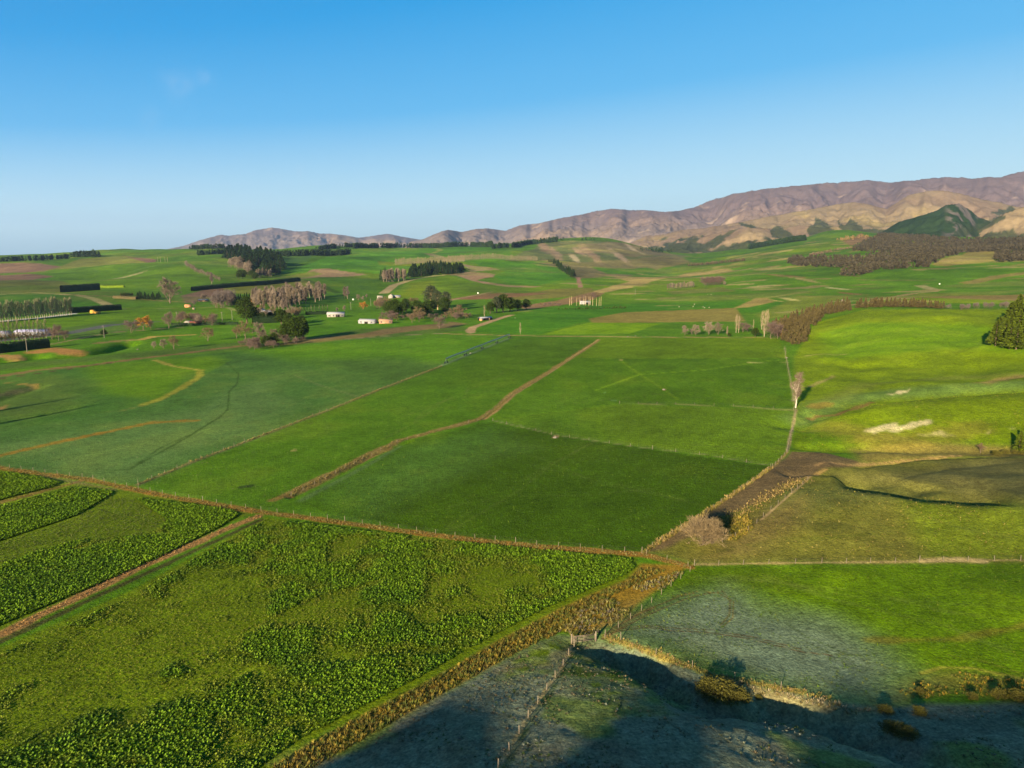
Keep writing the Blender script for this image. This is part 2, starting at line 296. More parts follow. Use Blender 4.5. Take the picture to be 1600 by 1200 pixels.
# hill country: patchwork of greens
paint(sstep(.45, .6, n5) * sstep(900, 1300, QR), (84, 138, 46))
paint(sstep(.56, .62, n3) * sstep(900, 1300, QR) * .5, (112, 132, 60))
paint(sstep(3800, 5500, QR), (120, 120, 72))
L_ = [  # (polygon, colour, soft edge, wobble)
 ([(-150, 412), (60, 411), (125, 417), (70, 424), (-150, 434)], (150, 120, 96), 6, 0), ([(-150, 436), (50, 428), (85, 432), (40, 438), (-150, 444)], (146, 118, 92), 4, 0),
 ([(60, 424), (125, 404), (200, 400), (240, 408), (200, 416), (130, 418)], (134, 142, 58), 8, 0), ([(-150, 442), (60, 437), (100, 440), (118, 452), (95, 457), (-150, 462)], (106, 116, 46), 6, 4),
 ([(70, 424), (130, 417), (250, 408), (300, 412), (330, 440), (300, 448), (240, 452), (120, 452), (95, 437)], (70, 136, 38), 6, 0),
 ([(190, 398), (245, 406), (240, 410), (200, 402)], (140, 110, 90), 3, 0),
 ([(270, 395), (350, 398), (360, 412), (380, 425), (330, 430), (290, 408)], (66, 138, 44), 6, 0),
 ([(-150, 466), (55, 458), (150, 466), (190, 478), (115, 490), (-150, 505)], (52, 112, 50), 4, 0),
 ([(130, 486), (200, 480), (300, 478), (390, 484), (375, 500), (230, 506), (120, 515), (0, 512), (-150, 518)], (74, 132, 38), 4, 0),
 ([(95, 512), (200, 500), (220, 515), (120, 530)], (96, 124, 66), 5, 3),
 ([(282, 462), (320, 452), (352, 448), (350, 460), (320, 468), (290, 474)], (128, 104, 82), 3, 0),
 ([(350, 448), (475, 437), (500, 441), (520, 456), (470, 450), (400, 460), (350, 458)], (122, 132, 46), 3, 0),
 ([(430, 428), (500, 405), (560, 392), (780, 384), (800, 398), (780, 415), (700, 408), (590, 428), (560, 424)], (66, 138, 48), 4, 0),
 ([(425, 398), (490, 396), (480, 408), (440, 412)], (88, 128, 78), 4, 0),
 ([(460, 434), (488, 421), (515, 420), (576, 429), (520, 433), (470, 436)], (170, 144, 108), 2, 0),
 ([(418, 434), (490, 424), (505, 428), (460, 435)], (130, 142, 54), 2, 0),
 ([(590, 408), (720, 408), (722, 416), (640, 416), (592, 414)], (110, 132, 52), 3, 0),
 ([(722, 412), (765, 418), (785, 421), (735, 425)], (168, 146, 112), 2, 0),
 ([(698, 428), (725, 424), (770, 428), (785, 432), (760, 434), (745, 438), (800, 446), (850, 448), (800, 450), (760, 444), (732, 437)], (172, 142, 108), 2, 0),
 ([(740, 408), (830, 408), (850, 412), (900, 434), (840, 446), (800, 444), (770, 432), (790, 424), (750, 416)], (60, 134, 44), 3, 0),
 ([(590, 470), (640, 440), (690, 430), (720, 436), (790, 448), (860, 450), (800, 458), (700, 468)], (88, 142, 40), 3, 0),
 ([(640, 444), (680, 436), (670, 460), (620, 466)], (112, 132, 46), 10, 5),
 ([(800, 404), (850, 381), (900, 377), (960, 378), (1010, 384), (1080, 400), (1000, 410), (900, 409)], (116, 130, 74), 8, 6),
 ([(900, 384), (960, 378), (1010, 386), (1060, 398), (990, 402), (930, 394)], (142, 134, 92), 14, 14),
 ([(842, 411), (930, 409), (1060, 400), (1080, 410), (1010, 424), (960, 432), (900, 436), (880, 420)], (140, 134, 82), 8, 14),
 ([(925, 418), (1010, 418), (1060, 424), (1000, 430), (950, 428)], (66, 128, 50), 8, 6),
 ([(930, 428), (1020, 434), (1130, 420), (1150, 422), (1020, 440), (990, 448), (940, 458), (920, 456), (985, 440)], (186, 166, 100), 4, 8),
 ([(900, 433), (906, 433), (911, 449), (903, 449)], (178, 138, 110), 1, 0),
 ([(820, 458), (860, 452), (925, 450), (930, 460), (860, 466), (790, 470)], (130, 128, 56), 3, 2),
 ([(700, 468), (760, 458), (860, 458), (790, 466), (740, 468)], (150, 112, 78), 3, 3),
 ([(810, 478), (870, 470), (925, 456), (945, 458), (925, 468), (880, 476), (820, 484)], (150, 122, 80), 3, 5),
 ([(740, 518), (800, 490), (880, 478), (1000, 474), (1240, 470), (1240, 486), (1010, 492), (900, 505), (845, 523)], (58, 122, 42), 3, 0),
 ([(920, 498), (975, 488), (1150, 481), (1165, 502), (1000, 504), (925, 505)], (144, 134, 62), 2, 0),
 ([(845, 523), (920, 504), (1034, 505), (985, 521)], (96, 152, 24), 2, 0), ([(985, 522), (1036, 506), (1160, 504), (1160, 518)], (60, 126, 40), 2, 0),
 ([(1040, 455), (1130, 448), (1150, 455), (1050, 460)], (128, 142, 58), 3, 3),
 ([(1180, 492), (1250, 462), (1330, 462), (1290, 478), (1200, 500)], (122, 140, 44), 6, 5),
 ([(1145, 482), (1180, 466), (1200, 465), (1210, 472), (1170, 480)], (164, 148, 78), 3, 2),
 ([(1340, 474), (1440, 458), (1600, 462), (1750, 462), (1750, 474), (1600, 474)], (120, 140, 56), 4, 3), ([(1420, 464), (1600, 460), (1700, 466), (1600, 470)], (150, 134, 74), 4, 3),
 ([(1455, 414), (1520, 392), (1560, 390), (1555, 408), (1480, 416)], (164, 156, 78), 4, 2),
 ([(1315, 378), (1345, 364), (1370, 372), (1330, 384)], (150, 120, 84), 4, 4), ([(1450, 372), (1560, 370), (1560, 376), (1470, 378)], (80, 140, 50), 3, 0),
 ([(1330, 396), (1390, 392), (1400, 398), (1330, 400)], (80, 140, 50), 3, 0),
 # river terrace to the left
 ([(120, 560), (330, 538), (420, 530), (560, 515), (700, 503), (740, 515), (600, 528), (400, 545), (100, 568), (-200, 600), (-200, 585)], (90, 116, 58), 6, 4),
 ([(555, 522), (620, 512), (700, 502), (735, 506), (700, 512), (620, 520), (560, 528)], (128, 112, 70), 3, 7), ([(470, 528), (560, 522), (600, 522), (520, 534), (430, 540)], (138, 120, 70), 3, 5),
 ([(480, 512), (700, 500), (700, 505), (560, 514), (480, 530)], (66, 122, 40), 3, 0),
 ([(-200, 600), (0, 585), (130, 572), (330, 552), (400, 545), (380, 560), (340, 572), (300, 600), (240, 628), (60, 668), (-200, 700)], (78, 116, 58), 5, 0),
 ([(130, 572), (240, 562), (330, 555), (360, 566), (300, 585), (250, 625), (160, 615), (140, 590)], (68, 128, 34), 8, 0),
 ([(-200, 615), (0, 605), (90, 590), (130, 595), (100, 630), (20, 655), (-200, 680)], (92, 116, 64), 12, 8),
 # flat paddocks
 ([(-300, 730), (0, 668), (60, 665), (240, 628), (330, 580), (385, 549), (545, 530), (735, 525), (797, 527), (690, 572), (222, 757), (0, 731), (-300, 700)], (82, 118, 68), 1.5, 0),
 ([(385, 549), (545, 530), (735, 525), (797, 527), (693, 570), (520, 575)], (76, 128, 46), 14, 0),
 ([(480, 560), (640, 560), (760, 585), (560, 600)], (88, 120, 62), 14, 8),
 ([(797, 527), (937, 528), (752, 655), (640, 685), (455, 780), (412, 797), (222, 757), (693, 571)], (68, 112, 46), 1, 0),
 ([(830, 530), (934, 530), (800, 610), (690, 600), (760, 560)], (62, 116, 34), 12, 0),
 ([(937, 528), (1215, 528), (1232, 560), (890, 560)], (86, 130, 34), 1, 0),
 ([(888, 560), (1231, 560), (1240, 637), (980, 630), (768, 656), (800, 615)], (62, 120, 30), 1, 0),
 ([(800, 612), (940, 610), (960, 630), (768, 656)], (76, 118, 52), 8, 0),
 ([(768, 656), (968, 631), (1240, 640), (1232, 705), (1206, 729), (1080, 708), (900, 685), (765, 662)], (92, 126, 56), 1, 0),
 ([(768, 656), (900, 640), (950, 690), (765, 662)], (76, 116, 54), 10, 0),
 ([(455, 788), (640, 690), (765, 660), (900, 685), (1206, 729), (1105, 800), (1005, 862), (700, 838)], (50, 98, 20), 1, 0),
 ([(455, 788), (640, 690), (765, 660), (800, 668), (640, 760), (540, 810)], (62, 106, 48), 12, 0),
 # right hand side
 ([(1240, 705), (1240, 560), (1272, 506), (1350, 484), (1560, 483), (1900, 483), (1900, 700), (1500, 706), (1350, 711)], (112, 142, 30), 2, 0),
 ([(1246, 705), (1250, 640), (1290, 668), (1330, 682), (1500, 690), (1900, 690), (1900, 705), (1500, 706), (1350, 711)], (84, 132, 36), 6, 0),
 ([(1280, 520), (1340, 505), (1500, 505), (1700, 520), (1700, 560), (1500, 545), (1300, 560)], (92, 148, 34), 10, 4),
 ([(1320, 700), (1420, 690), (1600, 700), (1900, 695), (1900, 712), (1440, 716), (1340, 722)], (140, 132, 62), 3, 3),
 ([(1235, 730), (1290, 728), (1440, 716), (1900, 712), (1900, 879), (1085, 882), (1012, 862), (1120, 812), (1230, 768)], (122, 124, 46), 2, 0),
 ([(1390, 775), (1500, 790), (1900, 760), (1900, 876), (1452, 876)], (112, 130, 30), 4, 0),
 ([(1240, 760), (1300, 756), (1420, 770), (1440, 780), (1300, 790), (1230, 800), (1200, 790)], (108, 116, 52), 8, 4),
 ([(1320, 745), (1440, 722), (1600, 716), (1900, 716), (1900, 790), (1600, 785), (1440, 770)], (112, 112, 60), 9, 6),
 ([(1080, 870), (1100, 840), (1180, 800), (1260, 775), (1240, 820), (1160, 860)], (132, 120, 62), 6, 4),
 ([(1236, 706), (1300, 710), (1342, 722), (1330, 730), (1280, 734), (1220, 772), (1160, 795), (1120, 812), (1085, 835), (1040, 858), (1005, 864), (1050, 832), (1105, 801), (1206, 731)], (118, 102, 66), 1, .8),
 ([(1085, 888), (1900, 879), (1900, 1100), (1600, 1078), (1500, 1052), (1440, 1055), (1370, 1100), (1300, 1090), (1100, 1045), (943, 998)], (74, 124, 12), 1, 0),
 ([(1085, 888), (1300, 884), (1220, 930), (1130, 925), (990, 975)], (62, 110, 20), 5, 0),
 # the kale paddocks
 ([(-400, 800), (-200, 735), (0, 733), (60, 742), (200, 768), (400, 800), (370, 812), (180, 900), (0, 985), (-300, 1130)], (92, 112, 50), .8, 0),
 ([(415, 808), (560, 826), (700, 843), (860, 858), (992, 872), (1000, 886), (980, 903), (860, 957), (780, 998), (640, 1078), (480, 1160), (380, 1230), (-300, 1400), (-300, 1160), (0, 1012), (200, 925)], (98, 118, 42), .8, 0),
 # roadside rank grass and wet corner
 ([(380, 1230), (480, 1162), (640, 1080), (780, 1000), (860, 958), (980, 904), (1002, 880), (1075, 884), (1065, 892), (960, 975), (920, 992), (870, 985), (800, 1022), (700, 1080), (560, 1160), (440, 1230)], (150, 122, 40), .8, .5),
 # foreground knoll
 ([(430, 1235), (560, 1162), (700, 1082), (800, 1024), (865, 992), (935, 1000), (1000, 1012), (1090, 1050), (1200, 1080), (1300, 1096), (1370, 1106), (1440, 1100), (1520, 1100), (1700, 1090), (1900, 1110), (1900, 1400), (400, 1400)], (118, 128, 100), 1, .4),
 ([(800, 1024), (865, 994), (920, 1004), (850, 1050), (780, 1060)], (92, 110, 52), 3, 1.5),
 ([(870, 1050), (930, 1020), (1010, 1060), (980, 1100), (900, 1090)], (84, 104, 54), 3, 1.5),
 ([(1360, 1112), (1410, 1070), (1480, 1048), (1600, 1056), (1900, 1070), (1900, 1100), (1600, 1095), (1500, 1082), (1440, 1090)], (122, 128, 44), 2, 1),
 ([(1120, 1056), (1300, 1096), (1370, 1108), (1350, 1124), (1200, 1096), (1130, 1080)], (138, 124, 84), 1.5, .8),
]
for poly, c_, soft, wob in L_: paint(region(poly, soft, wob, 8 if wob < 3 else 40), c_)
# frost: pale blue green where the night's rime still lies
fr = region([(950, 993), (1010, 955), (1075, 932), (1130, 925), (1190, 955), (1290, 975), (1380, 1015), (1420, 1048), (1375, 1092), (1300, 1092), (1100, 1045)], 6.5, 3.5, 14)
paint(fr * .92, (112, 130, 103), .5)
fr2 = region([(-200, 700), (0, 690), (300, 640), (420, 590), (460, 640), (330, 700), (222, 752), (0, 726)], 10, 8, 30); paint(fr2 * .75, (104, 132, 98))
fr3 = region([(500, 760), (640, 700), (760, 668), (820, 700), (640, 780), (560, 812)], 8, 6, 20); paint(fr3 * .3, (96, 128, 88))
def tint(px, width, c, a=1., soft=None, wob=0, rg=None): paint(band(px, width, soft, wob) * a, c, rg)
tint([(1250, 660), (1300, 628), (1380, 615), (1500, 606), (1620, 600)], 14, (110, 136, 92), .8, 10, 2)
tint([(1300, 622), (1360, 600), (1500, 590), (1620, 584)], 10, (140, 150, 60), .5, 10, 2)
# seams, tracks, fence lines (grass left long)
T = [([(-150, 962), (0, 992), ][1:] + [(60, 962), (130, 930), (210, 890), (280, 860), (350, 828), (405, 806)], 2.6, (168, 132, 78), 1, 1.0, .5), ([(0, 1003), (130, 942), (280, 872), (408, 812)], 1.5, (74, 62, 40), .8, .8, .3),
 ([(-60, 722), (0, 731), (60, 740), (130, 748), (260, 775), (400, 799), (540, 817), (700, 839), (850, 855), (1005, 866), (1078, 886)], 2.4, (160, 118, 52), 1, 1.0, .7),
 ([(0, 786), (45, 774), (110, 756), (130, 750)], 1.6, (118, 92, 56), .9, .8, .3), ([(60, 742), (110, 752), (180, 765)], 1.2, (120, 104, 70), .7, 1, .3),
 ([(216, 757), (300, 722), (400, 684), (520, 638), (600, 606), (690, 572)], 1.6, (134, 128, 76), .9, 1, .3), ([(216, 759), (300, 724), (400, 686), (520, 640), (600, 608), (690, 574)], .9, (74, 84, 42), .6, .6, .2),
 ([(450, 775), (480, 758), (530, 735), (570, 714), (625, 688), (700, 668), (750, 655), (775, 640), (800, 615), (860, 580), (935, 531)], 3.2, (142, 122, 68), .95, 1.4, 1.2),
 ([(470, 782), (540, 745), (590, 718), (625, 698)], 1.8, (100, 124, 100), .7, 1.5, .5), ([(757, 655), (775, 643), (800, 618), (860, 582), (935, 533)], 1.6, (170, 140, 88), .8, 1, .5),
 ([(425, 782), (440, 776), (455, 778)], 2.0, (140, 112, 60), .8, 1, .8),
 ([(690, 521), (740, 523), (850, 525), (950, 526), (1050, 527), (1140, 527), (1210, 528)], 3.4, (164, 146, 80), 1, 2, 1), ([(540, 530), (600, 525), (690, 521)], 2.0, (150, 142, 96), .9, 1, .5),
 ([(770, 657), (870, 680), (1000, 699), (1100, 710), (1200, 727)], .9, (130, 140, 80), .75, .6, .2),
 ([(968, 631), (1060, 632), (1150, 635), (1240, 641)], 1.6, (150, 158, 80), .8, 1.2, .5), ([(780, 652), (880, 642), (950, 632), (968, 631)], 1.2, (92, 140, 50), .6, 1, .3),
 ([(890, 561), (1000, 560), (1230, 560)], 1.5, (98, 146, 48), .6, 1, .3), ([(930, 610), (1000, 585), (1100, 578), (1200, 564), (1228, 562)], 1.6, (112, 150, 52), .7, 1.4, .6), ([(1170, 566), (1230, 567)], 2.5, (190, 190, 110), .8, 1, 1),
 ([(968, 562), (1000, 585), (1035, 607), (1060, 625)], 1.4, (116, 144, 52), .5, 1, .3),
 ([(1244, 640), (1238, 670), (1230, 705)], 1.1, (170, 158, 104), .95, .5, .2), ([(1226, 540), (1228, 560), (1236, 600), (1243, 640)], 1.0, (150, 156, 86), .7, .6, .2),
 ([(1005, 864), (1060, 828), (1120, 790), (1206, 731), (1230, 706)], 1.0, (166, 142, 78), .85, .5, .3),
 ([(1085, 882), (1200, 880), (1300, 879), (1400, 878), (1500, 876), (1620, 875)], .9, (176, 160, 96), .9, .5, .2), ([(1440, 876), (1500, 874), (1535, 877)], 2.2, (206, 184, 120), .9, 1, .8),
 ([(1190, 812), (1215, 790), (1240, 768), (1262, 748), (1275, 742)], .7, (190, 165, 110), .8, .4, .2), ([(1290, 733), (1278, 740), (1262, 746)], 1.4, (190, 158, 90), .8, 1, .4), ([(1275, 727), (1290, 722), (1330, 727), (1400, 722), (1500, 712)], 1.4, (196, 160, 100), .7, 1, .5),
 ([(1262, 655), (1280, 650), (1310, 648), (1345, 635), (1362, 629)], 2.6, (132, 106, 58), .9, 1.5, .8), ([(1270, 636), (1290, 630)], 5, (150, 132, 56), .8, 3, 2), ([(1265, 604), (1290, 594), (1303, 587)], 2.6, (160, 150, 84), .8, 2, 1),
 ([(945, 994), (1000, 1012), (1060, 1035), (1120, 1056), (1250, 1080)], 1.2, (150, 132, 62), .9, .8, .4),
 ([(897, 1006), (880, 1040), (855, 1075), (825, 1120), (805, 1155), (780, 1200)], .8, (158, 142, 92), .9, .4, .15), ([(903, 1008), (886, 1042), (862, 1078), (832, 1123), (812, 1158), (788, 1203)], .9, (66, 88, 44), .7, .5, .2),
 ([(640, 690), (700, 480)], .001, (0, 0, 0), 0, 1, 0),
 # scars and tyre tracks, plus strips of shade painted into the ground
 ([(945, 992), (960, 980), (1000, 958), (1030, 945), (1060, 932), (1085, 927)], .28, (110, 92, 52), .9, .2, .05), ([(950, 994), (965, 985), (1005, 964), (1037, 950), (1068, 937), (1095, 929), (1130, 924)], .28, (104, 90, 52), .9, .2, .05),
 ([(958, 988), (1010, 980), (1060, 986), (1110, 988), (1180, 1000), (1250, 1018), (1300, 1024)], .3, (96, 80, 50), .9, .2, .05), ([(960, 984), (1010, 977), (1060, 982), (1110, 984), (1180, 996), (1250, 1014)], .3, (96, 80, 50), .8, .2, .05),
 ([(1130, 924), (1141, 940), (1140, 960), (1125, 978)], .3, (100, 96, 56), .8, .2, .05), ([(955, 990), (985, 965), (1020, 950)], 1.6, (120, 96, 56), .5, 1.5, .6),
 ([(1050, 932), (1090, 924), (1120, 926), (1146, 940), (1145, 965), (1128, 980)], .25, (124, 112, 52), .7, .2, .05),
 ([(1440, 1052), (1470, 1043), (1520, 1044), (1600, 1062), (1700, 1080)], .8, (150, 150, 52), .8, .5, .3), ([(1460, 1028), (1520, 1030), (1600, 1052), (1700, 1070)], .3, (60, 88, 26), .8, .2, .05), ([(1480, 1022), (1540, 1034), (1620, 1060)], .3, (130, 140, 40), .6, .2, .05),
 ([(1355, 1000), (1440, 1000), (1500, 998), (1560, 985), (1620, 975)], 1.4, (128, 120, 40), .6, 1.5, 1.0),
 ([(1230, 975), (1260, 995), (1285, 1005), (1330, 1025)], .25, (76, 96, 50), .7, .2, .05), ([(1235, 992), (1300, 1022), (1360, 1024)], .25, (70, 86, 58), .7, .2, .05),
 ([(355, 568), (373, 584), (370, 600), (358, 612), (356, 640), (345, 650), (290, 685), (205, 732)], .9, (58, 84, 42), .75, .8, .3), ([(345, 652), (300, 678), (250, 700), (215, 725)], .9, (58, 84, 42), .6, .8, .3), ([(205, 733), (150, 738), (110, 745)], .8, (66, 90, 48), .5, .8, .3),
 ([(-80, 735), (0, 712), (80, 693), (180, 672), (240, 660), (305, 657)], 3.2, (148, 118, 36), .95, 1.8, 1.0),
 ([(460, 586), (500, 602), (560, 620)], 1.2, (112, 128, 74), .6, 1, .4), ([(243, 563), (270, 572), (310, 578)], 2.6, (168, 158, 66), .95, 2, 1.2), ([(312, 578), (310, 590), (290, 602), (255, 622), (225, 632)], 3.4, (150, 150, 48), .95, 2.5, 1.5), ([(225, 633), (190, 642), (160, 645)], 1.5, (128, 136, 56), .6, 1, .5),
 ([(-60, 596), (0, 588), (60, 578), (130, 572), (220, 560), (280, 553), (340, 545), (400, 538)], 5.5, (140, 110, 72), .85, 3, 2), ([(0, 592), (90, 579), (180, 566)], 1.6, (92, 70, 50), .8, 1, .6),
 ([(60, 550), (80, 546), (112, 550)], 12, (186, 140, 76), .95, 5, 2), ([(0, 556), (14, 556), (26, 560)], 8, (186, 146, 84), .9, 3, 2), ([(155, 536), (180, 533), (205, 531)], 6, (160, 136, 84), .8, 3, 2), ([(222, 530), (240, 526), (300, 523)], 5, (190, 158, 84), .9, 2, 2),
 ([(-10, 598), (18, 598)], 3, (160, 140, 74), .8, 2, 3), ([(34, 600), (56, 605)], 3, (166, 142, 70), .8, 2, 3), ([(-10, 619), (14, 615), (44, 609)], 5, (126, 116, 76), .7, 4, 4), ([(-10, 640), (6, 636)], 4, (160, 126, 74), .8, 2, 3), ([(690, 571), (740, 551), (797, 528)], 3.2, (112, 136, 128), .9, 1, .2),  # last strip: frost in the irrigator's shade, put into the ground colour
 ([(0, 532), (40, 528), (110, 520), (170, 508), (240, 503)], 8, (96, 100, 98), .95, 1.5, .2), ([(-100, 560), (0, 552), (60, 542), (120, 530), (170, 520), (300, 510)], 2.2, (148, 132, 92), .9, 1.5, .4),
 ([(0, 502), (60, 497), (115, 490)], 5, (196, 200, 190), 1, 1.5, 0), ([(-60, 464), (0, 460), (52, 457), (110, 461), (122, 461), (150, 468), (172, 478)], 4.5, (176, 166, 110), 1, 2, .4), ([(115, 461), (160, 462), (200, 466), (250, 470), (290, 472)], 4, (160, 132, 84), .8, 3, 3),
 ([(172, 478), (120, 483)], 2, (120, 140, 70), .6, 1, .3), ([(195, 483), (260, 482), (330, 480), (352, 480), (378, 487)], 3, (150, 156, 90), .8, 2, .6),
 ([(600, 458), (615, 446), (640, 438), (680, 431), (715, 428)], 6, (186, 170, 120), 1, 2, .3), ([(540, 425), (545, 420)], 1, (0, 0, 0), 0, 1, 0),
 ([(668, 396), (685, 401), (700, 407)], 10, (176, 166, 116), .9, 3, 0), ([(680, 388), (688, 391), (668, 396)], 7, (160, 170, 80), .8, 3, 0),
 ([(735, 520), (738, 512), (770, 501), (800, 492)], 4.5, (186, 158, 112), 1, 1.5, .5), ([(735, 520), (732, 516), (740, 510)], 4, (186, 158, 112), .9, 1.5, .5), ([(700, 470), (740, 462), (770, 456), (800, 458)], 3, (180, 156, 112), .8, 2, .5),
 ([(480, 438), (495, 443), (510, 450), (530, 458)], 5, (48, 86, 36), .8, 4, 1), ([(600, 485), (640, 482), (700, 478)], 3, (140, 112, 70), .6, 2, 1),  # first line: dark slope shading of a gully, painted into the grass colour
 ([(1340, 476), (1385, 465), (1425, 459), (1462, 455)], 5, (176, 160, 100), .9, 2, .5), ([(1436, 446), (1462, 453)], 5, (190, 180, 120), .8, 2, .5), ([(1460, 452), (1540, 452), (1620, 450)], 4, (130, 150, 70), .7, 3, 1),
 ([(1220, 545), (1228, 535), (1212, 527)], 2, (70, 110, 44), .7, 1, .2), ([(1515, 442), (1560, 432), (1620, 425)], 9, (160, 140, 80), .8, 6, 3), ([(1345, 437), (1400, 438), (1455, 438)], 5, (150, 150, 84), .7, 4, 2),
 ([(1200, 465), (1260, 456)], 5, (170, 168, 90), .6, 4, 2), ([(1260, 556), (1300, 554), (1325, 553)], 2.5, (196, 190, 110), .7, 2, 2),
 ([(1540, 597), (1600, 588), (1680, 585)], 8, (172, 150, 84), .8, 5, 3), ([(1000, 428), (1040, 432), (1130, 424)], 6, (206, 190, 120), .6, 5, 4),
 ([(1140, 400), (1180, 396)], 10, (190, 176, 116), .6, 8, 6), ([(1225, 404), (1270, 402)], 10, (190, 176, 116), .7, 6, 5), ([(1140, 445), (1170, 444)], 7, (200, 180, 120), .7, 5, 4), ([(1180, 448), (1210, 446)], 8, (206, 186, 130), .7, 5, 4)]
rt = random.Random(5)
FLAT = [((40, 700), (380, 610)), ((300, 690), (660, 580)), ((430, 640), (640, 600)), ((560, 700), (820, 560)), ((640, 650), (760, 600)), ((800, 640), (1220, 600)), ((830, 600), (1180, 545)), ((820, 660), (1190, 690)), ((960, 645), (1200, 670)),
        ((560, 790), (1000, 760)), ((700, 830), (900, 690)), ((760, 700), (1100, 790)), ((1100, 900), (1580, 960)), ((1200, 905), (1590, 1010)), ((1120, 870), (1580, 810)), ((1260, 790), (1590, 850)), ((1270, 600), (1590, 560)), ((1290, 530), (1540, 520)), ((250, 640), (420, 600)), ((500, 560), (700, 545))]
for (ax, ay), (bx, by) in FLAT:
    for k in range(2):
        p = (ax + rt.uniform(-30, 30), ay + rt.uniform(-12, 12)); q = (bx + rt.uniform(-30, 30), by + rt.uniform(-12, 12)); m_ = [(p[0] + (q[0] - p[0]) * t + rt.uniform(-16, 16), p[1] + (q[1] - p[1]) * t + rt.uniform(-9, 9)) for t in (.25, .5, .75)]
        T.append(([p] + m_ + [q], rt.uniform(.5, 1.1), rt.choice([(58, 88, 34), (120, 134, 62), (112, 128, 58)]), rt.uniform(.10, .22), 1, .8))
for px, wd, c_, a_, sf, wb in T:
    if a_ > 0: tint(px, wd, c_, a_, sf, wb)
for px, py, w_, c_ in [(867, 683, 7, (190, 160, 110)), (872, 681, 3, (200, 170, 120)), (970, 562, 5, (190, 180, 100)), (1037, 608, 4, (200, 160, 110)), (945, 614, 4, (150, 190, 160)), (960, 626, 7, (120, 160, 120)), (460, 703, 7, (170, 165, 90)), (380, 760, 14, (56, 74, 50)),
                       (390, 759, 10, (50, 66, 46)), (1213, 470, 6, (210, 190, 110)), (1330, 470, 5, (190, 180, 110)), (1317, 471, 7, (214, 204, 150)), (1323, 430, 7, (140, 110, 80)), (1309, 451, 8, (224, 214, 150)), (1330, 459, 10, (160, 120, 80)),
                       (1215, 430, 12, (170, 150, 84)), (1243, 432, 8, (170, 140, 84)), (1258, 437, 9, (190, 180, 110)), (1232, 467, 10, (206, 196, 120)), (1280, 760, 1, (0, 0, 0)), (990, 390, 8, (210, 190, 150)), (905, 395, 8, (190, 160, 130)),
                       (850, 385, 12, (180, 150, 120)), (867, 396, 12, (176, 150, 120)), (897, 402, 8, (206, 190, 150)), (920, 396, 14, (184, 156, 120)), (965, 398, 10, (200, 176, 140)), (195, 433, 8, (190, 180, 130)), (230, 418, 6, (140, 180, 100)),
                       (900, 1022, 4, (104, 78, 64)), (917, 1012, 5, (112, 84, 66)), (942, 998, 4, (118, 88, 60)), (1500, 875, 3, (210, 190, 130))]:
    P = G(px, py); s_ = math.hypot(*P) * w_ / F
    d = np.hypot((QX - P[0]) , (QY - P[1]) / max(1, math.hypot(*P) / 60 * .35)) + (n4 - .5) * s_ * .8; paint((1 - sstep(s_ * .45, s_ * .85, d)) * .85, c_)
# scattered scrapes of pale clay and rank tan grass over the far flats and slopes
hill = sstep(650, 900, QR) * sstep(3600, 2800, QR) * sstep(R(-3), R(5), np.arctan2(QX, QY))
sn = fbm(QX * .55, QY, 62, 4, 221); paint(hill * sstep(.66, .72, sn) * .75, (176, 160, 100)); paint(hill * sstep(.60, .68, fbm(QX * .5, QY, 130, 4, 223)) * .45, (138, 140, 70))
hl = sstep(900, 1300, QR) * sstep(3800, 3000, QR) * sstep(R(3), R(-4), np.arctan2(QX, QY)); paint(hl * sstep(.62, .70, fbm(QX * .5, QY, 210, 4, 225)) * .5, (118, 134, 52)); paint(hl * sstep(.62, .70, fbm(QX * .5, QY, 230, 4, 227)) * .5, (54, 100, 46))
# cream clay scrapes on the terrace
for poly in [[(1352, 674), (1375, 664), (1400, 661), (1405, 667), (1425, 659), (1450, 656), (1458, 660), (1440, 664), (1412, 674), (1398, 676), (1385, 672), (1368, 678)], [(1385, 615), (1398, 613), (1404, 610), (1420, 609), (1422, 611), (1408, 615), (1395, 616)], [(1440, 680), (1470, 673), (1490, 680), (1478, 683)],
             [(1395, 684), (1430, 678), (1440, 680), (1405, 686)], [(1550, 668), (1600, 656), (1650, 650), (1650, 656), (1590, 668), (1545, 676)]]:
    m = region(poly, .8, 1.2, 5)
    stripe = sstep(.42, .6, fbm(QX * 1.2 + QY * .2, QY, 6, 3, 207)) if poly[0][0] not in (1352, 1385) else 1
    paint(m * stripe, (222, 212, 150))
tint([(1350, 690), (1440, 684), (1520, 668)], 12, (150, 142, 50), .5, 8, 4); tint([(1300, 668), (1360, 680), (1420, 690)], 14, (146, 132, 56), .5, 10, 4)
# moving over every surface: growth, moisture and grazing variation
G_ = (n2 - .5) * .5 + (n1 - .5) * .5 + (n4 - .5) * .3
near = 1 - sstep(250, 700, QR)
col *= (1 + G_)[:, None].astype(np.float32)
col *= (1 + sstep(700, 1500, QR) * (-.27 + (n3 - .5) * .6 + (n1 - .5) * .25))[:, None].astype(np.float32)
warm = sstep(.5, .75, n2 * .6 + n1 * .4)[:, None] * (.20 + .1 * near[:, None]) + (sstep(700, 1400, QR) * sstep(.42, .62, n3) * .14)[:, None]
luma = col @ np.array([.25, .65, .1], np.float32)
col = col * (1 - warm * .6) + (luma[:, None] * np.array([1.22, 1.05, .10], np.float32)) * warm * .6
# drill rows and mob grazing strips in the flat paddocks
ang = R(33); st = np.sin((QX * math.cos(ang) - QY * math.sin(ang)) * 2 * math.pi / 9 + (n1 - .5) * 4)
fl = (np.abs(HB[IDX]) < 2) & (QR > 120)
col *= (1 + fl * st * .035)[:, None].astype(np.float32)
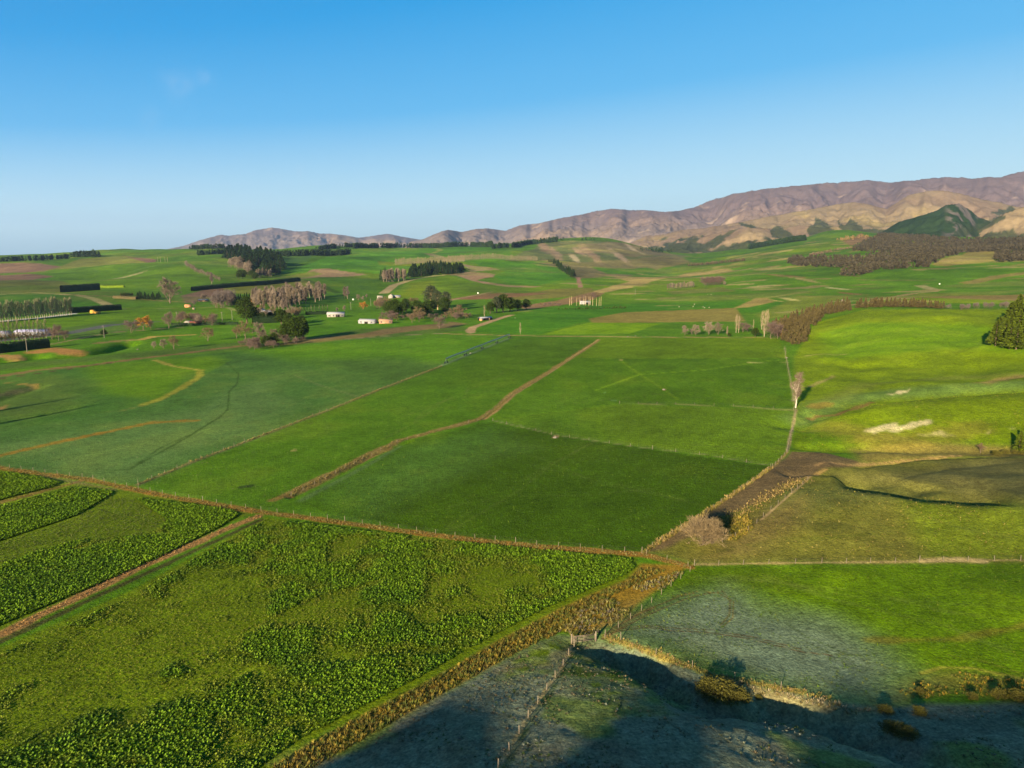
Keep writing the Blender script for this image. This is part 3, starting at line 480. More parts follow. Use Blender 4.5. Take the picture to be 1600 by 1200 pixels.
# knoll: frosted tussock and bare ground mottling
mt = kn * sstep(.4, .62, fbm(QX, QY, 1.6, 3, 61)); paint(mt * .35, (128, 138, 112)); mt = kn * sstep(.56, .7, fbm(QX, QY, 6, 3, 63)); paint(mt * .4, (120, 108, 80)); mt = kn * sstep(.56, .7, fbm(QX, QY, 9, 3, 67)); paint(mt * .6, (96, 120, 56))
col = np.clip(col, .0012, .9)
full = np.tile(C(96, 112, 60), (len(FX), 1)); full[IDX] = col
ra = np.full(len(FX), .3, np.float32); ra[IDX] = rough

# ------------------------------------------------------------------ mesh helpers
def new_mesh(name, V, Fc, smooth=False):
    """V (n,3), Fc (m,k) of one polygon size"""
    V = np.ascontiguousarray(V, np.float32); Fc = np.ascontiguousarray(Fc, np.int32); m = bpy.data.meshes.new(name); k = Fc.shape[1]
    m.vertices.add(len(V)); m.vertices.foreach_set('co', V.ravel()); m.loops.add(Fc.size); m.loops.foreach_set('vertex_index', Fc.ravel())
    m.polygons.add(len(Fc)); m.polygons.foreach_set('loop_start', np.arange(len(Fc), dtype=np.int32) * k); m.polygons.foreach_set('loop_total', np.full(len(Fc), k, np.int32))
    if smooth: m.polygons.foreach_set('use_smooth', np.ones(len(Fc), bool))
    m.update(calc_edges=True); return m
def set_col(m, c, name='tone'):
    a = m.color_attributes.new(name, 'FLOAT_COLOR', 'POINT'); c4 = np.ones((len(m.vertices), 4), np.float32); c4[:, :c.shape[1]] = c; a.data.foreach_set('color', c4.ravel())
def link(name, m, mat=None, parent=None, loc=None):
    o = bpy.data.objects.new(name, m); COL.objects.link(o)
    if mat: m.materials.append(mat)
    if parent: o.parent = parent
    if loc is not None: o.location = loc
    return o
def node_mat(name, build):
    m = bpy.data.materials.new(name); m.use_nodes = True; t = m.node_tree; t.nodes.clear()
    o = t.nodes.new('ShaderNodeOutputMaterial'); b = t.nodes.new('ShaderNodeBsdfPrincipled'); t.links.new(b.outputs[0], o.inputs[0])
    b.inputs['Roughness'].default_value = .9; b.inputs['Specular IOR Level'].default_value = .15
    build(t, b); return m
def nz(t, scale, detail=4, rough_=.6, coord='Object'):
    tc = t.nodes.new('ShaderNodeTexCoord'); n = t.nodes.new('ShaderNodeTexNoise'); n.inputs['Scale'].default_value = scale; n.inputs['Detail'].default_value = detail; n.inputs['Roughness'].default_value = rough_
    t.links.new(tc.outputs[coord], n.inputs['Vector']); return n
def mulr(t, a, fac, lo, hi):
    """a * maprange(fac)"""
    mr = t.nodes.new('ShaderNodeMapRange'); mr.inputs[1].default_value = .3; mr.inputs[2].default_value = .7; mr.inputs[3].default_value = lo; mr.inputs[4].default_value = hi; t.links.new(fac, mr.inputs[0])
    v = t.nodes.new('ShaderNodeVectorMath'); v.operation = 'SCALE'; t.links.new(a, v.inputs[0]); t.links.new(mr.outputs[0], v.inputs['Scale']); return v.outputs[0]
def m_ground(t, b):
    a = t.nodes.new('ShaderNodeVertexColor'); a.layer_name = 'tone'; c = a.outputs[0]
    for s_, lo, hi in ((2.6, .62, 1.42), (.7, .74, 1.28), (.18, .88, 1.13), (.03, .92, 1.08)): c = mulr(t, c, nz(t, s_, 5).outputs[0], lo, hi)
    for s_, a0, a1, v1 in ((1.25, .56, .66, .70), (.42, .58, .68, .84), (1.9, .60, .70, 1.32)):
        mr = t.nodes.new('ShaderNodeMapRange'); mr.inputs[1].default_value = a0; mr.inputs[2].default_value = a1; mr.inputs[3].default_value = 1; mr.inputs[4].default_value = v1; t.links.new(nz(t, s_, 3).outputs[0], mr.inputs[0])
        v = t.nodes.new('ShaderNodeVectorMath'); v.operation = 'SCALE'; t.links.new(c, v.inputs[0]); t.links.new(mr.outputs[0], v.inputs['Scale']); c = v.outputs[0]
    t.links.new(c, b.inputs['Base Color']); bp = t.nodes.new('ShaderNodeBump'); bp.inputs['Strength'].default_value = .9; bp.inputs['Distance'].default_value = .35
    t.links.new(nz(t, 1.8, 5, .65).outputs[0], bp.inputs['Height']); t.links.new(bp.outputs[0], b.inputs['Normal']); b.inputs['Roughness'].default_value = 1
    b.inputs['Specular IOR Level'].default_value = .05
def m_tone(name, lo=.75, hi=1.25, scale=.8, rough_=.85, trans=0):
    def f(t, b):
        a = t.nodes.new('ShaderNodeVertexColor'); a.layer_name = 'tone'; t.links.new(mulr(t, a.outputs[0], nz(t, scale, 3).outputs[0], lo, hi), b.inputs['Base Color']); b.inputs['Roughness'].default_value = rough_
    return node_mat(name, f)
MG = node_mat('turf', m_ground)
nt_, nr_ = GX.shape
V = np.stack([FX, FY, GH.ravel()], 1)
I = np.arange(nt_ * nr_).reshape(nt_, nr_); a = I; b2 = np.roll(I, -1, 0)
Fq = np.stack([a[:, :-1], a[:, 1:], b2[:, 1:], b2[:, :-1]], -1).reshape(-1, 4)
cc = len(V); V = np.vstack([V, [[0, 0, float(GH[:, 0].mean())]]])
me = new_mesh('ground', V, Fq, True)
# centre cap
set_col(me, np.vstack([np.concatenate([full, ra[:, None]], 1), [[.1, .12, .05, .3]]]))
ground = link('ground', me, MG); ground['kind'] = 'structure'
print('ground', len(V))
# ------------------------------------------------------------------ mountain ranges
def elev(px, py):
    d = ray(px, py); return math.atan2(d[0], d[1]), d[2] / math.hypot(d[0], d[1])
def ridge(pts, D, front, back, base=-40, seed=1, amp=1.0, spur=5.0, spurw=(.45, .2)):
    """crest from photo pixels at distance D(px)"""
    az = []; cz = []; cd = []
    for p in pts:
        px, py = p[0], p[1]; dd = p[2] if len(p) > 2 else D; a_, s_ = elev(px, py); az.append(a_); cz.append(CAMH + s_ * dd); cd.append(dd)
    return dict(az=np.array(az), cz=np.array(cz), cd=np.array(cd), front=front, back=back, base=base, seed=seed, amp=amp, spur=spur, spurw=spurw)
def ridged(X, Y, sx_, sy_, seed, oct=5):
    t = 0; a = 1; n = 0; wx = (fbm(X, Y, sx_ * 1.3, 3, seed + 91) - .5) * 1.3; wy = (fbm(X, Y, sx_ * 1.3, 3, seed + 92) - .5) * 1.3; x = X / sx_ + wx; y = Y / sy_ + wy
    for o in range(oct): r = 1 - np.abs(2 * vnoise(x, y, seed + o * 31) - 1); t = t + a * r ** 1.5; n += a; a *= .52; x = x * 2.07 + 5.3; y = y * 2.07 + 1.7
    return t / n
ta = np.radians(np.concatenate([np.arange(-50, -27, .3), np.arange(-27, 40, .075), np.arange(40, 62, .3)]))
def mountain(name, ridges, r0, r1, nr, colf, seed):
    r = np.exp(np.linspace(math.log(r0), math.log(r1), nr)); A_, R_ = np.meshgrid(ta, r, indexing='ij'); X = R_ * np.sin(A_); Y = R_ * np.cos(A_)
    H = np.full(X.shape, -400.0); who = np.zeros(X.shape, int); frac = np.zeros(X.shape)
    for i, q in enumerate(ridges):
        cz = np.interp(A_, q['az'], q['cz'], left=-300, right=q['cz'][-1]); cd0 = np.interp(A_, q['az'], q['cd']); cd = cd0 + (fbm(A_ * 57.3, A_ * 0, 3.0, 4, q['seed'] + 60) - .5) * q['front'] * .5; cz = np.where(cz > 0, CAMH + (cz - CAMH) * cd / cd0 * (1 + (fbm(A_ * 57.3, A_ * 0 + 7, .7, 4, q['seed'] + 61) - .5) * .03), cz)
        lo = q['az'][0]; cz = np.where(A_ < lo, q['cz'][0] - (lo - A_) * 9000, cz)
        if q.get('end'): cz = np.where(A_ > q['az'][-1], q['cz'][-1] - (A_ - q['az'][-1]) * 9000, cz)
        L_ = q['front']; warpn = (fbm(X, Y, L_ * .5, 3, q['seed']) - .5)
        t = (cd - R_) / np.where(R_ < cd, L_, q['back'])          # 0 at the crest, 1 at the foot
        at = np.abs(t)
        g = 1 - sstep(0, 1, at ** .85) * 1.0 if False else np.clip(1 - at, 0, 1) ** 1.12
        sc_ = L_ / q['spur']
        az0 = float(q['az'].mean()); Xr = X * math.cos(az0) - Y * math.sin(az0); Yr = X * math.sin(az0) + Y * math.cos(az0)
        rn = ridged(Xr, Yr, sc_, sc_ * 2.0, q['seed'] + 5); rn2 = ridged(Xr, Yr, sc_ * .4, sc_ * .55, q['seed'] + 9, 4)
        env = np.clip(at * 4, 0, 1) * np.clip(1.25 - at, 0, 1)
        relief = (q['cz'].max() - q['base'])
        h = q['base'] + (cz - q['base']) * g + relief * q['amp'] * env * ((rn - .78) * q['spurw'][0] * 1.5 + (rn2 - .8) * q['spurw'][1]) + (fbm(X, Y, 160, 3, q['seed'] + 3) - .5) * relief * .05 * np.clip(at * 6, 0.12, 1)
        m = h > H; H = np.where(m, h, H); who = np.where(m, i, who); frac = np.where(m, at, frac)
    I = np.arange(X.size).reshape(X.shape); a = I[:-1, :-1]; Fq = np.stack([a, I[:-1, 1:], I[1:, 1:], I[1:, :-1]], -1).reshape(-1, 4)
    me = new_mesh(name, np.stack([X.ravel(), Y.ravel(), H.ravel()], 1), Fq, True)
    gx = np.gradient(H, axis=0); c = colf(X.ravel(), Y.ravel(), H.ravel(), who.ravel(), frac.ravel()); set_col(me, c)
    o = link(name, me, MM); o['kind'] = 'structure'; return o, (X, Y, H)
def m_mtn(t, b):
    a = t.nodes.new('ShaderNodeVertexColor'); a.layer_name = 'tone'; c = a.outputs[0]
    for s_, lo, hi in ((.012, .85, 1.15), (.05, .85, 1.15)): c = mulr(t, c, nz(t, s_, 5).outputs[0], lo, hi)
    t.links.new(c, b.inputs['Base Color']); bp = t.nodes.new('ShaderNodeBump'); bp.inputs['Strength'].default_value = .35; bp.inputs['Distance'].default_value = 30
    t.links.new(nz(t, .014, 6, .6).outputs[0], bp.inputs['Height']); t.links.new(bp.outputs[0], b.inputs['Normal']); b.inputs['Roughness'].default_value = 1; b.inputs['Specular IOR Level'].default_value = 0
MM = node_mat('tussock_hillside', m_mtn)
def mix(a, b, m): return a * (1 - m[:, None]) + b * m[:, None]
def col_far(X, Y, H, who, fr):
    n = fbm(X, Y, 900, 4, 301); n_b = fbm(X, Y, 300, 4, 303); c = np.tile(C(120, 110, 102), (len(X), 1)); c = mix(c, C(138, 122, 102), sstep(.45, .62, n)); c = mix(c, C(106, 92, 92), sstep(250, 700, H) * .8)
    return mix(c, C(200, 180, 150), sstep(.68, .76, n_b) * .35)
def col_near(X, Y, H, who, fr):
    n = fbm(X, Y, 500, 4, 311); n_b = fbm(X, Y, 220, 4, 313)
    c = np.tile(C(138, 124, 94), (len(X), 1)); c = mix(c, C(128, 112, 90), sstep(.45, .65, n)); c = mix(c, C(152, 138, 88), sstep(.55, .7, n_b) * .6)
    # dark native bush in the gullies and over the knobbly hill
    bush = sstep(.50, .56, n_b * .5 + fbm(X, Y, 700, 3, 317) * .5 + sstep(240, 60, H) * .13 - .04) * sstep(340, 200, H)
    
    RH = np.hypot(X, Y); az_v = np.arctan2(X, Y) + (n_b - .5) * .012; el_v = (H - CAMH) / RH + (fbm(X, Y, 150, 3, 329) - .5) * .006
    for pl in [[(1263, 358), (1275, 340), (1286, 345), (1306, 360), (1300, 367), (1265, 367)], [(1305, 340), (1320, 352), (1333, 339), (1346, 352), (1352, 358), (1392, 360), (1380, 374), (1328, 370), (1315, 358)], [(1048, 390), (1075, 372), (1091, 369), (1086, 378), (1100, 380), (1126, 367), (1132, 375), (1112, 388), (1060, 394)],
               [(1128, 390), (1145, 380), (1182, 377), (1166, 393)], [(1533, 374), (1545, 362), (1580, 357), (1590, 365), (1620, 357), (1620, 376)], [(1543, 331), (1580, 321), (1585, 326), (1555, 337)], [(1476, 374), (1500, 358), (1530, 350), (1566, 335), (1572, 340), (1542, 356), (1520, 370)],
               [(1200, 362), (1212, 352), (1222, 356), (1240, 366), (1235, 372), (1205, 372)], [(1000, 392), (1020, 384), (1040, 388), (1030, 396)], [(1150, 348), (1175, 352), (1190, 358), (1170, 358)], [(1030, 352), (1050, 346), (1052, 351), (1035, 358)]]:
        bush = np.maximum(bush, inpoly(np.array([elev(*p) for p in pl]), az_v, el_v) * .95)
    is2 = (who == 2).astype(np.float32); c = mix(c, C(46, 64, 46), is2 * sstep(.75, .66, n_b)); az_ = np.arctan2(X, Y); a1 = elev(1470, 340)[0]; a2 = elev(1535, 340)[0]; c = mix(c, C(122, 112, 106), is2 * .75 * sstep(.50, .56, fbm(X, Y, 70, 4, 319)) * sstep(a1, a1 + .012, az_) * sstep(a2 + .012, a2, az_) * sstep(90, 190, H))
    c = mix(c, C(56, 68, 50), bush * .9)
    return c
mountain('far_mountains', [
    ridge([(262, 389), (290, 383), (310, 376), (345, 366), (358, 368), (385, 365), (400, 359), (425, 355), (440, 357), (460, 361), (480, 361), (500, 364), (530, 366), (560, 371), (590, 367), (607, 365), (630, 370), (655, 374), (680, 380), (720, 384)], 15000, 3800, 3000, seed=401, amp=.5, spur=8, base=20),
    ridge([(640, 378), (662, 373), (690, 361), (700, 359), (722, 362), (742, 358), (762, 356), (790, 360), (812, 352), (840, 349), (860, 344), (880, 340), (905, 336), (930, 330), (955, 326), (985, 328), (1005, 328), (1040, 331), (1062, 329), (1085, 323), (1110, 313), (1140, 304), (1180, 297), (1200, 293),
           (1250, 289), (1300, 285), (1350, 282), (1390, 284), (1450, 279), (1480, 276), (1520, 278), (1560, 276), (1600, 267), (1660, 262), (1800, 255), (2200, 270)], 10500, 4200, 4000, seed=421, amp=.26, spur=10, base=20)], 7000, 22000, 230, col_far, 1)
mountain('foothills', [
    ridge([(930, 392), (980, 382), (1010, 368), (1040, 366), (1060, 360), (1100, 356), (1150, 348), (1190, 340), (1240, 331), (1290, 322), (1335, 315), (1360, 320), (1385, 326), (1420, 305), (1450, 298), (1480, 297), (1510, 305), (1540, 312), (1600, 325), (1700, 315), (1900, 310)], 6800, 2100, 1500, seed=441, amp=.28, spur=8, base=20),
    ridge([(1040, 384), (1090, 372), (1130, 362), (1170, 354), (1210, 358), (1250, 352), (1290, 356), (1330, 350), (1370, 356), (1400, 352)], 5300, 1100, 1300, seed=451, amp=.38, spur=6, base=20),
    ridge([(1360, 371), (1385, 358), (1405, 346), (1432, 338), (1448, 333), (1462, 329), (1478, 320), (1490, 319), (1498, 317), (1506, 322), (1518, 329), (1527, 338), (1540, 343), (1556, 349), (1575, 353), (1600, 364)], 4700, 1150, 900, seed=461, amp=.28, spur=7, base=20),
    ridge([(1500, 376), (1540, 352), (1570, 332), (1600, 322), (1640, 318), (1750, 315), (1900, 322)], 4700, 900, 900, seed=471, amp=.45, spur=6, base=20)], 3600, 9500, 260, col_near, 2)
# ------------------------------------------------------------------ vegetation: prototypes as numpy (verts, quads, tone)
def rot_to(d):
    d = np.asarray(d, float); d = d / np.linalg.norm(d); a = np.array([0, 0, 1.]) if abs(d[2]) < .9 else np.array([1., 0, 0])
    u = np.cross(a, d); u /= np.linalg.norm(u); return u, np.cross(d, u)
def tube(path, rad, n=5):
    P = np.asarray(path, float); V = []; Fc = []
    for i, p in enumerate(P):
        d = P[min(i + 1, len(P) - 1)] - P[max(i - 1, 0)]; u, v = rot_to(d)
        for k in range(n): a = 2 * math.pi * k / n; V.append(p + rad[i] * (math.cos(a) * u + math.sin(a) * v))
    for i in range(len(P) - 1):
        for k in range(n): Fc.append([i * n + k, i * n + (k + 1) % n, (i + 1) * n + (k + 1) % n, (i + 1) * n + k])
    return np.array(V), np.array(Fc)
def cards(C_, D_, ln, wd, rng):
    """small bent leaf or twig faces: centres, directions"""
    n = len(C_); D_ = D_ / (np.linalg.norm(D_, axis=1, keepdims=True) + 1e-9); r = rng.normal(size=(n, 3)); u = np.cross(D_, r); u /= np.linalg.norm(u, axis=1, keepdims=True) + 1e-9
    l = (np.asarray(ln) * np.ones(n))[:, None] / 2; w_ = (np.asarray(wd) * np.ones(n))[:, None] / 2
    V = np.stack([C_ - D_ * l - u * w_ * .8, C_ - D_ * l + u * w_ * .8, C_ + D_ * l + u * w_ * .55, C_ + D_ * l - u * w_ * .55], 1).reshape(-1, 3)
    return V, np.arange(4 * n).reshape(n, 4)
def join(parts):
    V = []; Fc = []; T_ = []; o = 0
    for v, f, t in parts: V.append(v); Fc.append(f + o); T_.append(np.broadcast_to(np.asarray(t, np.float32), (len(v), 3)) if np.ndim(t) else np.full((len(v), 3), t)); o += len(v)
    return np.vstack(V), np.vstack(Fc), np.vstack(T_)
def tonev(n, c, rng, var=.22, per=4):
    f = 1 + (rng.random(n) - .5) * 2 * var; return np.repeat(np.asarray(c)[None] * f[:, None], per, 0)
def branchy(h, seed, col_t, col_c, spread=.42, first=.22, up=.55, ntw=900, tw=(1.5, .10), levels=3, nb=(9, 5, 4), trunk_r=.022):
    """winter tree: tapering trunk and limbs, and a crown of real twigs on them"""
    rng = np.random.default_rng(seed); parts = []; ends = []
    tp = [np.array([0, 0, -.3])]
    for k in range(1, 6): tp.append(np.array([rng.normal() * .012 * h * k ** .5, rng.normal() * .012 * h * k ** .5, h * .78 * k / 5]))
    tr = [h * trunk_r * (1 - .8 * k / 5) for k in range(6)]; v, f = tube(tp, tr, 6); parts.append((v, f, col_t))
    seg = []
    def grow(p, d, L_, r, lev):
        q = p; path = [p]; 
        for k in range(3):
            d = d + rng.normal(size=3) * .16 + np.array([0, 0, up * .16]); d /= np.linalg.norm(d); q = q + d * L_ / 3; path.append(q)
        v, f = tube(path, [r, r * .75, r * .5, r * .28], 4); parts.append((v, f, col_t)); seg.append((np.array(path), lev))
        if lev < levels - 1:
            for k in range(nb[lev + 1]):
                t = .35 + .65 * (k + rng.random()) / nb[lev + 1]; i = min(2, int(t * 3)); b = path[i] + (path[i + 1] - path[i]) * (t * 3 - i)
                e = d * .75 + rng.normal(size=3) * .55; e /= np.linalg.norm(e); grow(b, e, L_ * .52 * (1.15 - .3 * t), r * .45, lev + 1)
    for k in range(nb[0]):
        t = first + (1 - first) * k / nb[0]; z = h * .78 * t; i = min(4, int(t * 5)); b = tp[i] + (tp[i + 1] - tp[i]) * (t * 5 - i); a = k * 2.4 + rng.random()
        e = np.array([math.cos(a) * (1 - up * .6), math.sin(a) * (1 - up * .6), .25 + up]); e /= np.linalg.norm(e); grow(b, e, h * spread * (1.1 - .45 * t), h * trunk_r * .45 * (1 - .5 * t), 0)
    tips = [s_ for s_ in seg if s_[1] == levels - 1] or seg
    ii = rng.integers(0, len(tips), ntw); C_ = []; D_ = []
    for i in ii:
        p = tips[i][0]; t = rng.random() * 2.99; k = int(t); q = p[k] + (p[k + 1] - p[k]) * (t - k); d = (p[3] - p[0]); d = d / np.linalg.norm(d) + rng.normal(size=3) * .55 + np.array([0, 0, up * .5]); C_.append(q + d * tw[0] * .35); D_.append(d)
    v, f = cards(np.array(C_), np.array(D_), tw[0] * (.6 + .8 * rng.random(ntw)), tw[1], rng)
    return join(parts), (v, f, tonev(ntw, col_c, rng, .25))
def poplar(h, seed, col_t, col_c, w=.07, ntw=420, gap=.12):
    rng = np.random.default_rng(seed); parts = []; tp = [np.array([0, 0, -.3]), np.array([.1, 0, h * .5]), np.array([0, .1, h * .98])]; v, f = tube(tp, [h * .016, h * .010, h * .002], 6); parts.append((v, f, col_t))
    C_ = []; D_ = []
    for k in range(34):
        z = h * (gap + (.9 - gap) * k / 34); a = rng.random() * 6.28; prof = math.sin(math.pi * min(1, (z / h - gap) / (1 - gap) * .75 + .22)); L_ = h * .17; r = h * w * prof
        p0 = np.array([0, 0, z]); p1 = p0 + np.array([math.cos(a) * r, math.sin(a) * r, L_ * .45]); p2 = p1 + np.array([math.cos(a) * r * .25, math.sin(a) * r * .25, L_ * .6]); v, f = tube([p0, p1, p2], [h * .004, h * .0028, h * .001], 3); parts.append((v, f, col_t))
        for j in range(ntw // 34): t = rng.random(); q = p1 * (1 - t) + p2 * t if rng.random() < .7 else p0 * (1 - t) + p1 * t; C_.append(q + rng.normal(size=3) * h * .012); D_.append(np.array([math.cos(a) * .25, math.sin(a) * .25, 1]) + rng.normal(size=3) * .22)
    v, f = cards(np.array(C_), np.array(D_), h * .07, h * .0045, rng); return join(parts), (v, f, tonev(len(C_), col_c, rng, .25))
def leafy(h, w, seed, col_t, col_c, blobs=20, nl=3000, leaf=.95, lift=.28, open_=0.0):
    """evergreen: limbs carrying ragged clumps of leaf sprays"""
    rng = np.random.default_rng(seed); parts = []; v, f = tube([np.array([0, 0, -.3]), np.array([.1, .1, h * .35]), np.array([-.1, .2, h * .8])], [h * .035, h * .026, h * .008], 6); parts.append((v, f, col_t)); C_ = []; D_ = []; tn = []
    for b in range(blobs):
        t = (b + .5) / blobs; z = h * (lift + (.93 - lift) * t); a = b * 2.4 + rng.random() * .8; rad = w * .5 * math.sin(math.pi * min(.97, .28 + .68 * t)) * (.55 + .45 * rng.random()); c = np.array([math.cos(a) * rad * .75, math.sin(a) * rad * .75, z])
        v, f = tube([np.array([0, 0, z * .6]), c * .5 + np.array([0, 0, z * .38]), c], [h * .012, h * .008, h * .003], 4); parts.append((v, f, col_t))
        n = nl // blobs; s_ = w * (.15 + .09 * rng.random()); d = rng.normal(size=(n, 3)); d /= np.linalg.norm(d, axis=1, keepdims=True); rr_ = (.45 + .6 * rng.random(n))[:, None]
        P = c + d * rr_ * s_ * np.array([1.15, 1.15, .8]); C_.append(P); D_.append(d + np.array([0, 0, -.2]) + rng.normal(size=(n, 3)) * .5); tn.append(tonev(n, np.asarray(col_c) * (1 + (rng.random() - .5) * .4), rng, .28))
    C_ = np.vstack(C_); v, f = cards(C_, np.vstack(D_), leaf, leaf * .5, rng); return join(parts), (v, f, np.vstack(tn))
def conifer(h, w, seed, col_t, col_c, nl=900, leaf=.9, lift=.1, power=1.0):
    rng = np.random.default_rng(seed); v, f = tube([np.array([0, 0, -.3]), np.array([0, .05, h * .5]), np.array([0, 0, h * .97])], [h * .02, h * .014, h * .003], 5); tr = join([(v, f, col_t)])
    t = rng.random(nl) ** 1.25; z = h * (lift + (1 - lift) * t); a = rng.random(nl) * 6.28; wh = 1 + .22 * np.sin(a * 3 + z * 2.2) + .15 * np.sin(z * 5); r = w * .5 * (1 - t) ** power * wh * (.35 + .65 * rng.random(nl) ** .5) + .08
    C_ = np.stack([np.cos(a) * r, np.sin(a) * r, z], 1); D_ = np.stack([np.cos(a), np.sin(a), -.25 + .5 * t], 1) + rng.normal(size=(nl, 3)) * .3; v, f = cards(C_, D_, leaf * (1.15 - .6 * t), leaf * .42, rng); return tr, (v, f, tonev(nl, col_c, rng, .3))
M_bark = m_tone('bark', .7, 1.2, 2.0); M_leaf = m_tone('foliage', .8, 1.2, 1.2); M_twig = m_tone('twigs', .85, 1.15, 1.0); M_dead = m_tone('dry_grass', .8, 1.25, 1.5)
PALE = C(160, 148, 126); BARK = C(120, 104, 88); PINK = C(132, 120, 102); LAV = C(116, 106, 98); DARKG = C(44, 66, 34) * np.array([1, 1, 1]); OLIVE = C(104, 106, 50); GRN = C(60, 84, 40); BROWN = C(132, 106, 70); PURP = C(110, 94, 84); ORNG = C(172, 124, 48); GOLD = C(118, 102, 74)
PROTO = {}
def proto(key, fn):
    out = []
    for sd in range(len(fn)):
        (tv, tf, tt), (cv_, cf, ct) = fn[sd]; a = new_mesh(key + '_trunk', tv, tf); set_col(a, tt); a.materials.append(M_bark); b = new_mesh(key + '_crown', cv_, cf); set_col(b, ct); b.materials.append(M_twig if key[0] == 'b' else M_leaf)
        out.append((a, b))
    PROTO[key] = out
proto('bare', [branchy(15, s_, BARK, PINK * (0, .8, 1.05, 1.25)[s_], ntw=2800, tw=(1.4, .12), first=.07, nb=(12, 5, 4)) for s_ in (1, 2, 3)])
proto('bare_lav', [branchy(15, s_, BARK, LAV, ntw=2400, tw=(1.4, .12), spread=.46, first=.07, nb=(12, 5, 4)) for s_ in (4, 5)])
proto('bare_tall', [branchy(24, s_, PINK * 1.2, PINK * (.72, 1.0, 1.3, .85)[s_ - 6] * np.array([1, 1, (1, .92, 1, 1.15)[s_ - 6]]), ntw=2400, tw=(2.2, .2), spread=.22, first=.06, up=1.3, nb=(10, 4, 3)) for s_ in (6, 7, 8, 9)])
proto('bare_gold', [branchy(12, s_, BARK, GOLD, ntw=1700, tw=(1.1, .12), spread=.5, first=.1) for s_ in (9, 10)])
proto('bare_orange', [branchy(8, s_, BARK, ORNG, ntw=1500, tw=(.9, .14), spread=.45, first=.15) for s_ in (11,)])
proto('bare_bush', [branchy(6, s_, BARK, PURP, ntw=1300, tw=(1.0, .07), spread=.62, first=.03, up=.45) for s_ in (12, 13)])
proto('bare_willow', [branchy(5, 14, C(120, 108, 86), C(140, 124, 90), ntw=4200, tw=(1.0, .045), spread=.75, first=.02, up=.7, nb=(22, 5, 4), trunk_r=.03)])
proto('bare_big', [branchy(16, 15, C(205, 194, 172), C(122, 108, 88), ntw=4200, tw=(1.1, .05), spread=.24, up=1.2, first=.14, nb=(18, 5, 4))])
proto('bpoplar', [poplar(20, s_, PALE, C(158, 142, 106)) for s_ in (16, 17, 18)])
proto('bpoplar_green', [poplar(18, s_, C(156, 152, 124), C(140, 138, 98), w=.06, ntw=800) for s_ in (19, 20, 21)])
proto('bpole', [poplar(14, s_, C(225, 205, 160), C(190, 168, 110), w=.02, ntw=70) for s_ in (22, 23)])
proto('evergreen', [leafy(18, 15, s_, BARK * .6, GRN * .55) for s_ in (24, 25, 26)])
proto('eucalypt', [leafy(22, 15, s_, C(170, 150, 110), C(76, 88, 58) * .7, blobs=26, lift=.34) for s_ in (27, 28)])
proto('pine', [conifer(24, 9, s_, BARK * .6, DARKG * 1.0, nl=800, leaf=1.8) for s_ in (30, 31, 32)])
proto('larch', [conifer(10, 4.2, s_, BARK * .8, C(92, 84, 48), nl=420, leaf=1.0) for s_ in (33, 34, 35)])
proto('olive_pine', [conifer(13, 5.2, s_, BARK * .8, C(72, 84, 34), nl=1200, leaf=1.0, power=.8) for s_ in (36, 37, 38)])
proto('gorse', [leafy(3.2, 4.6, s_, BARK * .6, C(98, 96, 36) * .9, blobs=14, nl=2200, leaf=.28, lift=.12) for s_ in (39, 40)])
proto('shrub', [leafy(2.4, 2.6, s_, BARK * .6, GRN * .8, blobs=8, nl=300, leaf=.45, lift=.1) for s_ in (41,)])
HT = dict(bare=15, bare_lav=15, bare_tall=24, bare_gold=12, bare_orange=8, bare_bush=6, bare_willow=5, bare_big=16, bpoplar=20, bpoplar_green=18, bpole=14, evergreen=18, eucalypt=22, pine=24, larch=10, olive_pine=13, gorse=3.2, shrub=2.4)
NM = dict(bare='bare_tree', bare_lav='bare_tree', bare_tall='bare_tree', bare_gold='bare_tree', bare_orange='willow_tree', bare_bush='leafless_bush', bare_willow='leafless_bush', bare_big='bare_tree', bpoplar='poplar_tree', bpoplar_green='poplar_tree', bpole='bare_tree', evergreen='evergreen_tree', eucalypt='evergreen_tree', pine='pine_tree', larch='larch_tree', olive_pine='pine_tree', gorse='gorse_bush', shrub='shrub')
def empty(name, loc, rz=0):
    o = bpy.data.objects.new(name, None); COL.objects.link(o); o.location = loc; o.rotation_euler = (0, 0, rz); o.empty_display_size = .5; return o
def tag(o, label, cat, group=None, kind=None):
    o['label'] = label; o['category'] = cat
    if group: o['group'] = group
    if kind: o['kind'] = kind
    return o
def tree_at(key, x, y, hm, label, group=None, wide=1.0, cat=None):
    a, b = random.choice(PROTO[key]); s_ = hm / HT[key]; o = empty(NM[key], (x, y, gz(x, y) - (.7 if key == 'bare_willow' else .05)), random.random() * 6.28); o.scale = (s_ * wide, s_ * wide, s_)
    c = 'bush' if 'bush' in NM[key] or key == 'shrub' else 'tree'; tag(o, label, cat or c, group)
    for n_2, m in (('trunk', a), ('crown', b)):
        p = bpy.data.objects.new(n_2, m); COL.objects.link(p); p.parent = o
    return o
def pxh(x, y, h): return h * math.hypot(x, y) / F * 1.0
def tree_px(key, px, py, hp, label, group=None, wide=1.0):
    x, y = G(px, py); return tree_at(key, x, y, pxh(x, y, hp), label, group, wide)
ORD = ['', 'second', 'third', 'fourth', 'fifth', 'sixth', 'seventh', 'eighth', 'ninth', 'tenth', 'eleventh', 'twelfth']
def set_label(o, t):
    if len(t.split()) <= 16: o['label'] = t
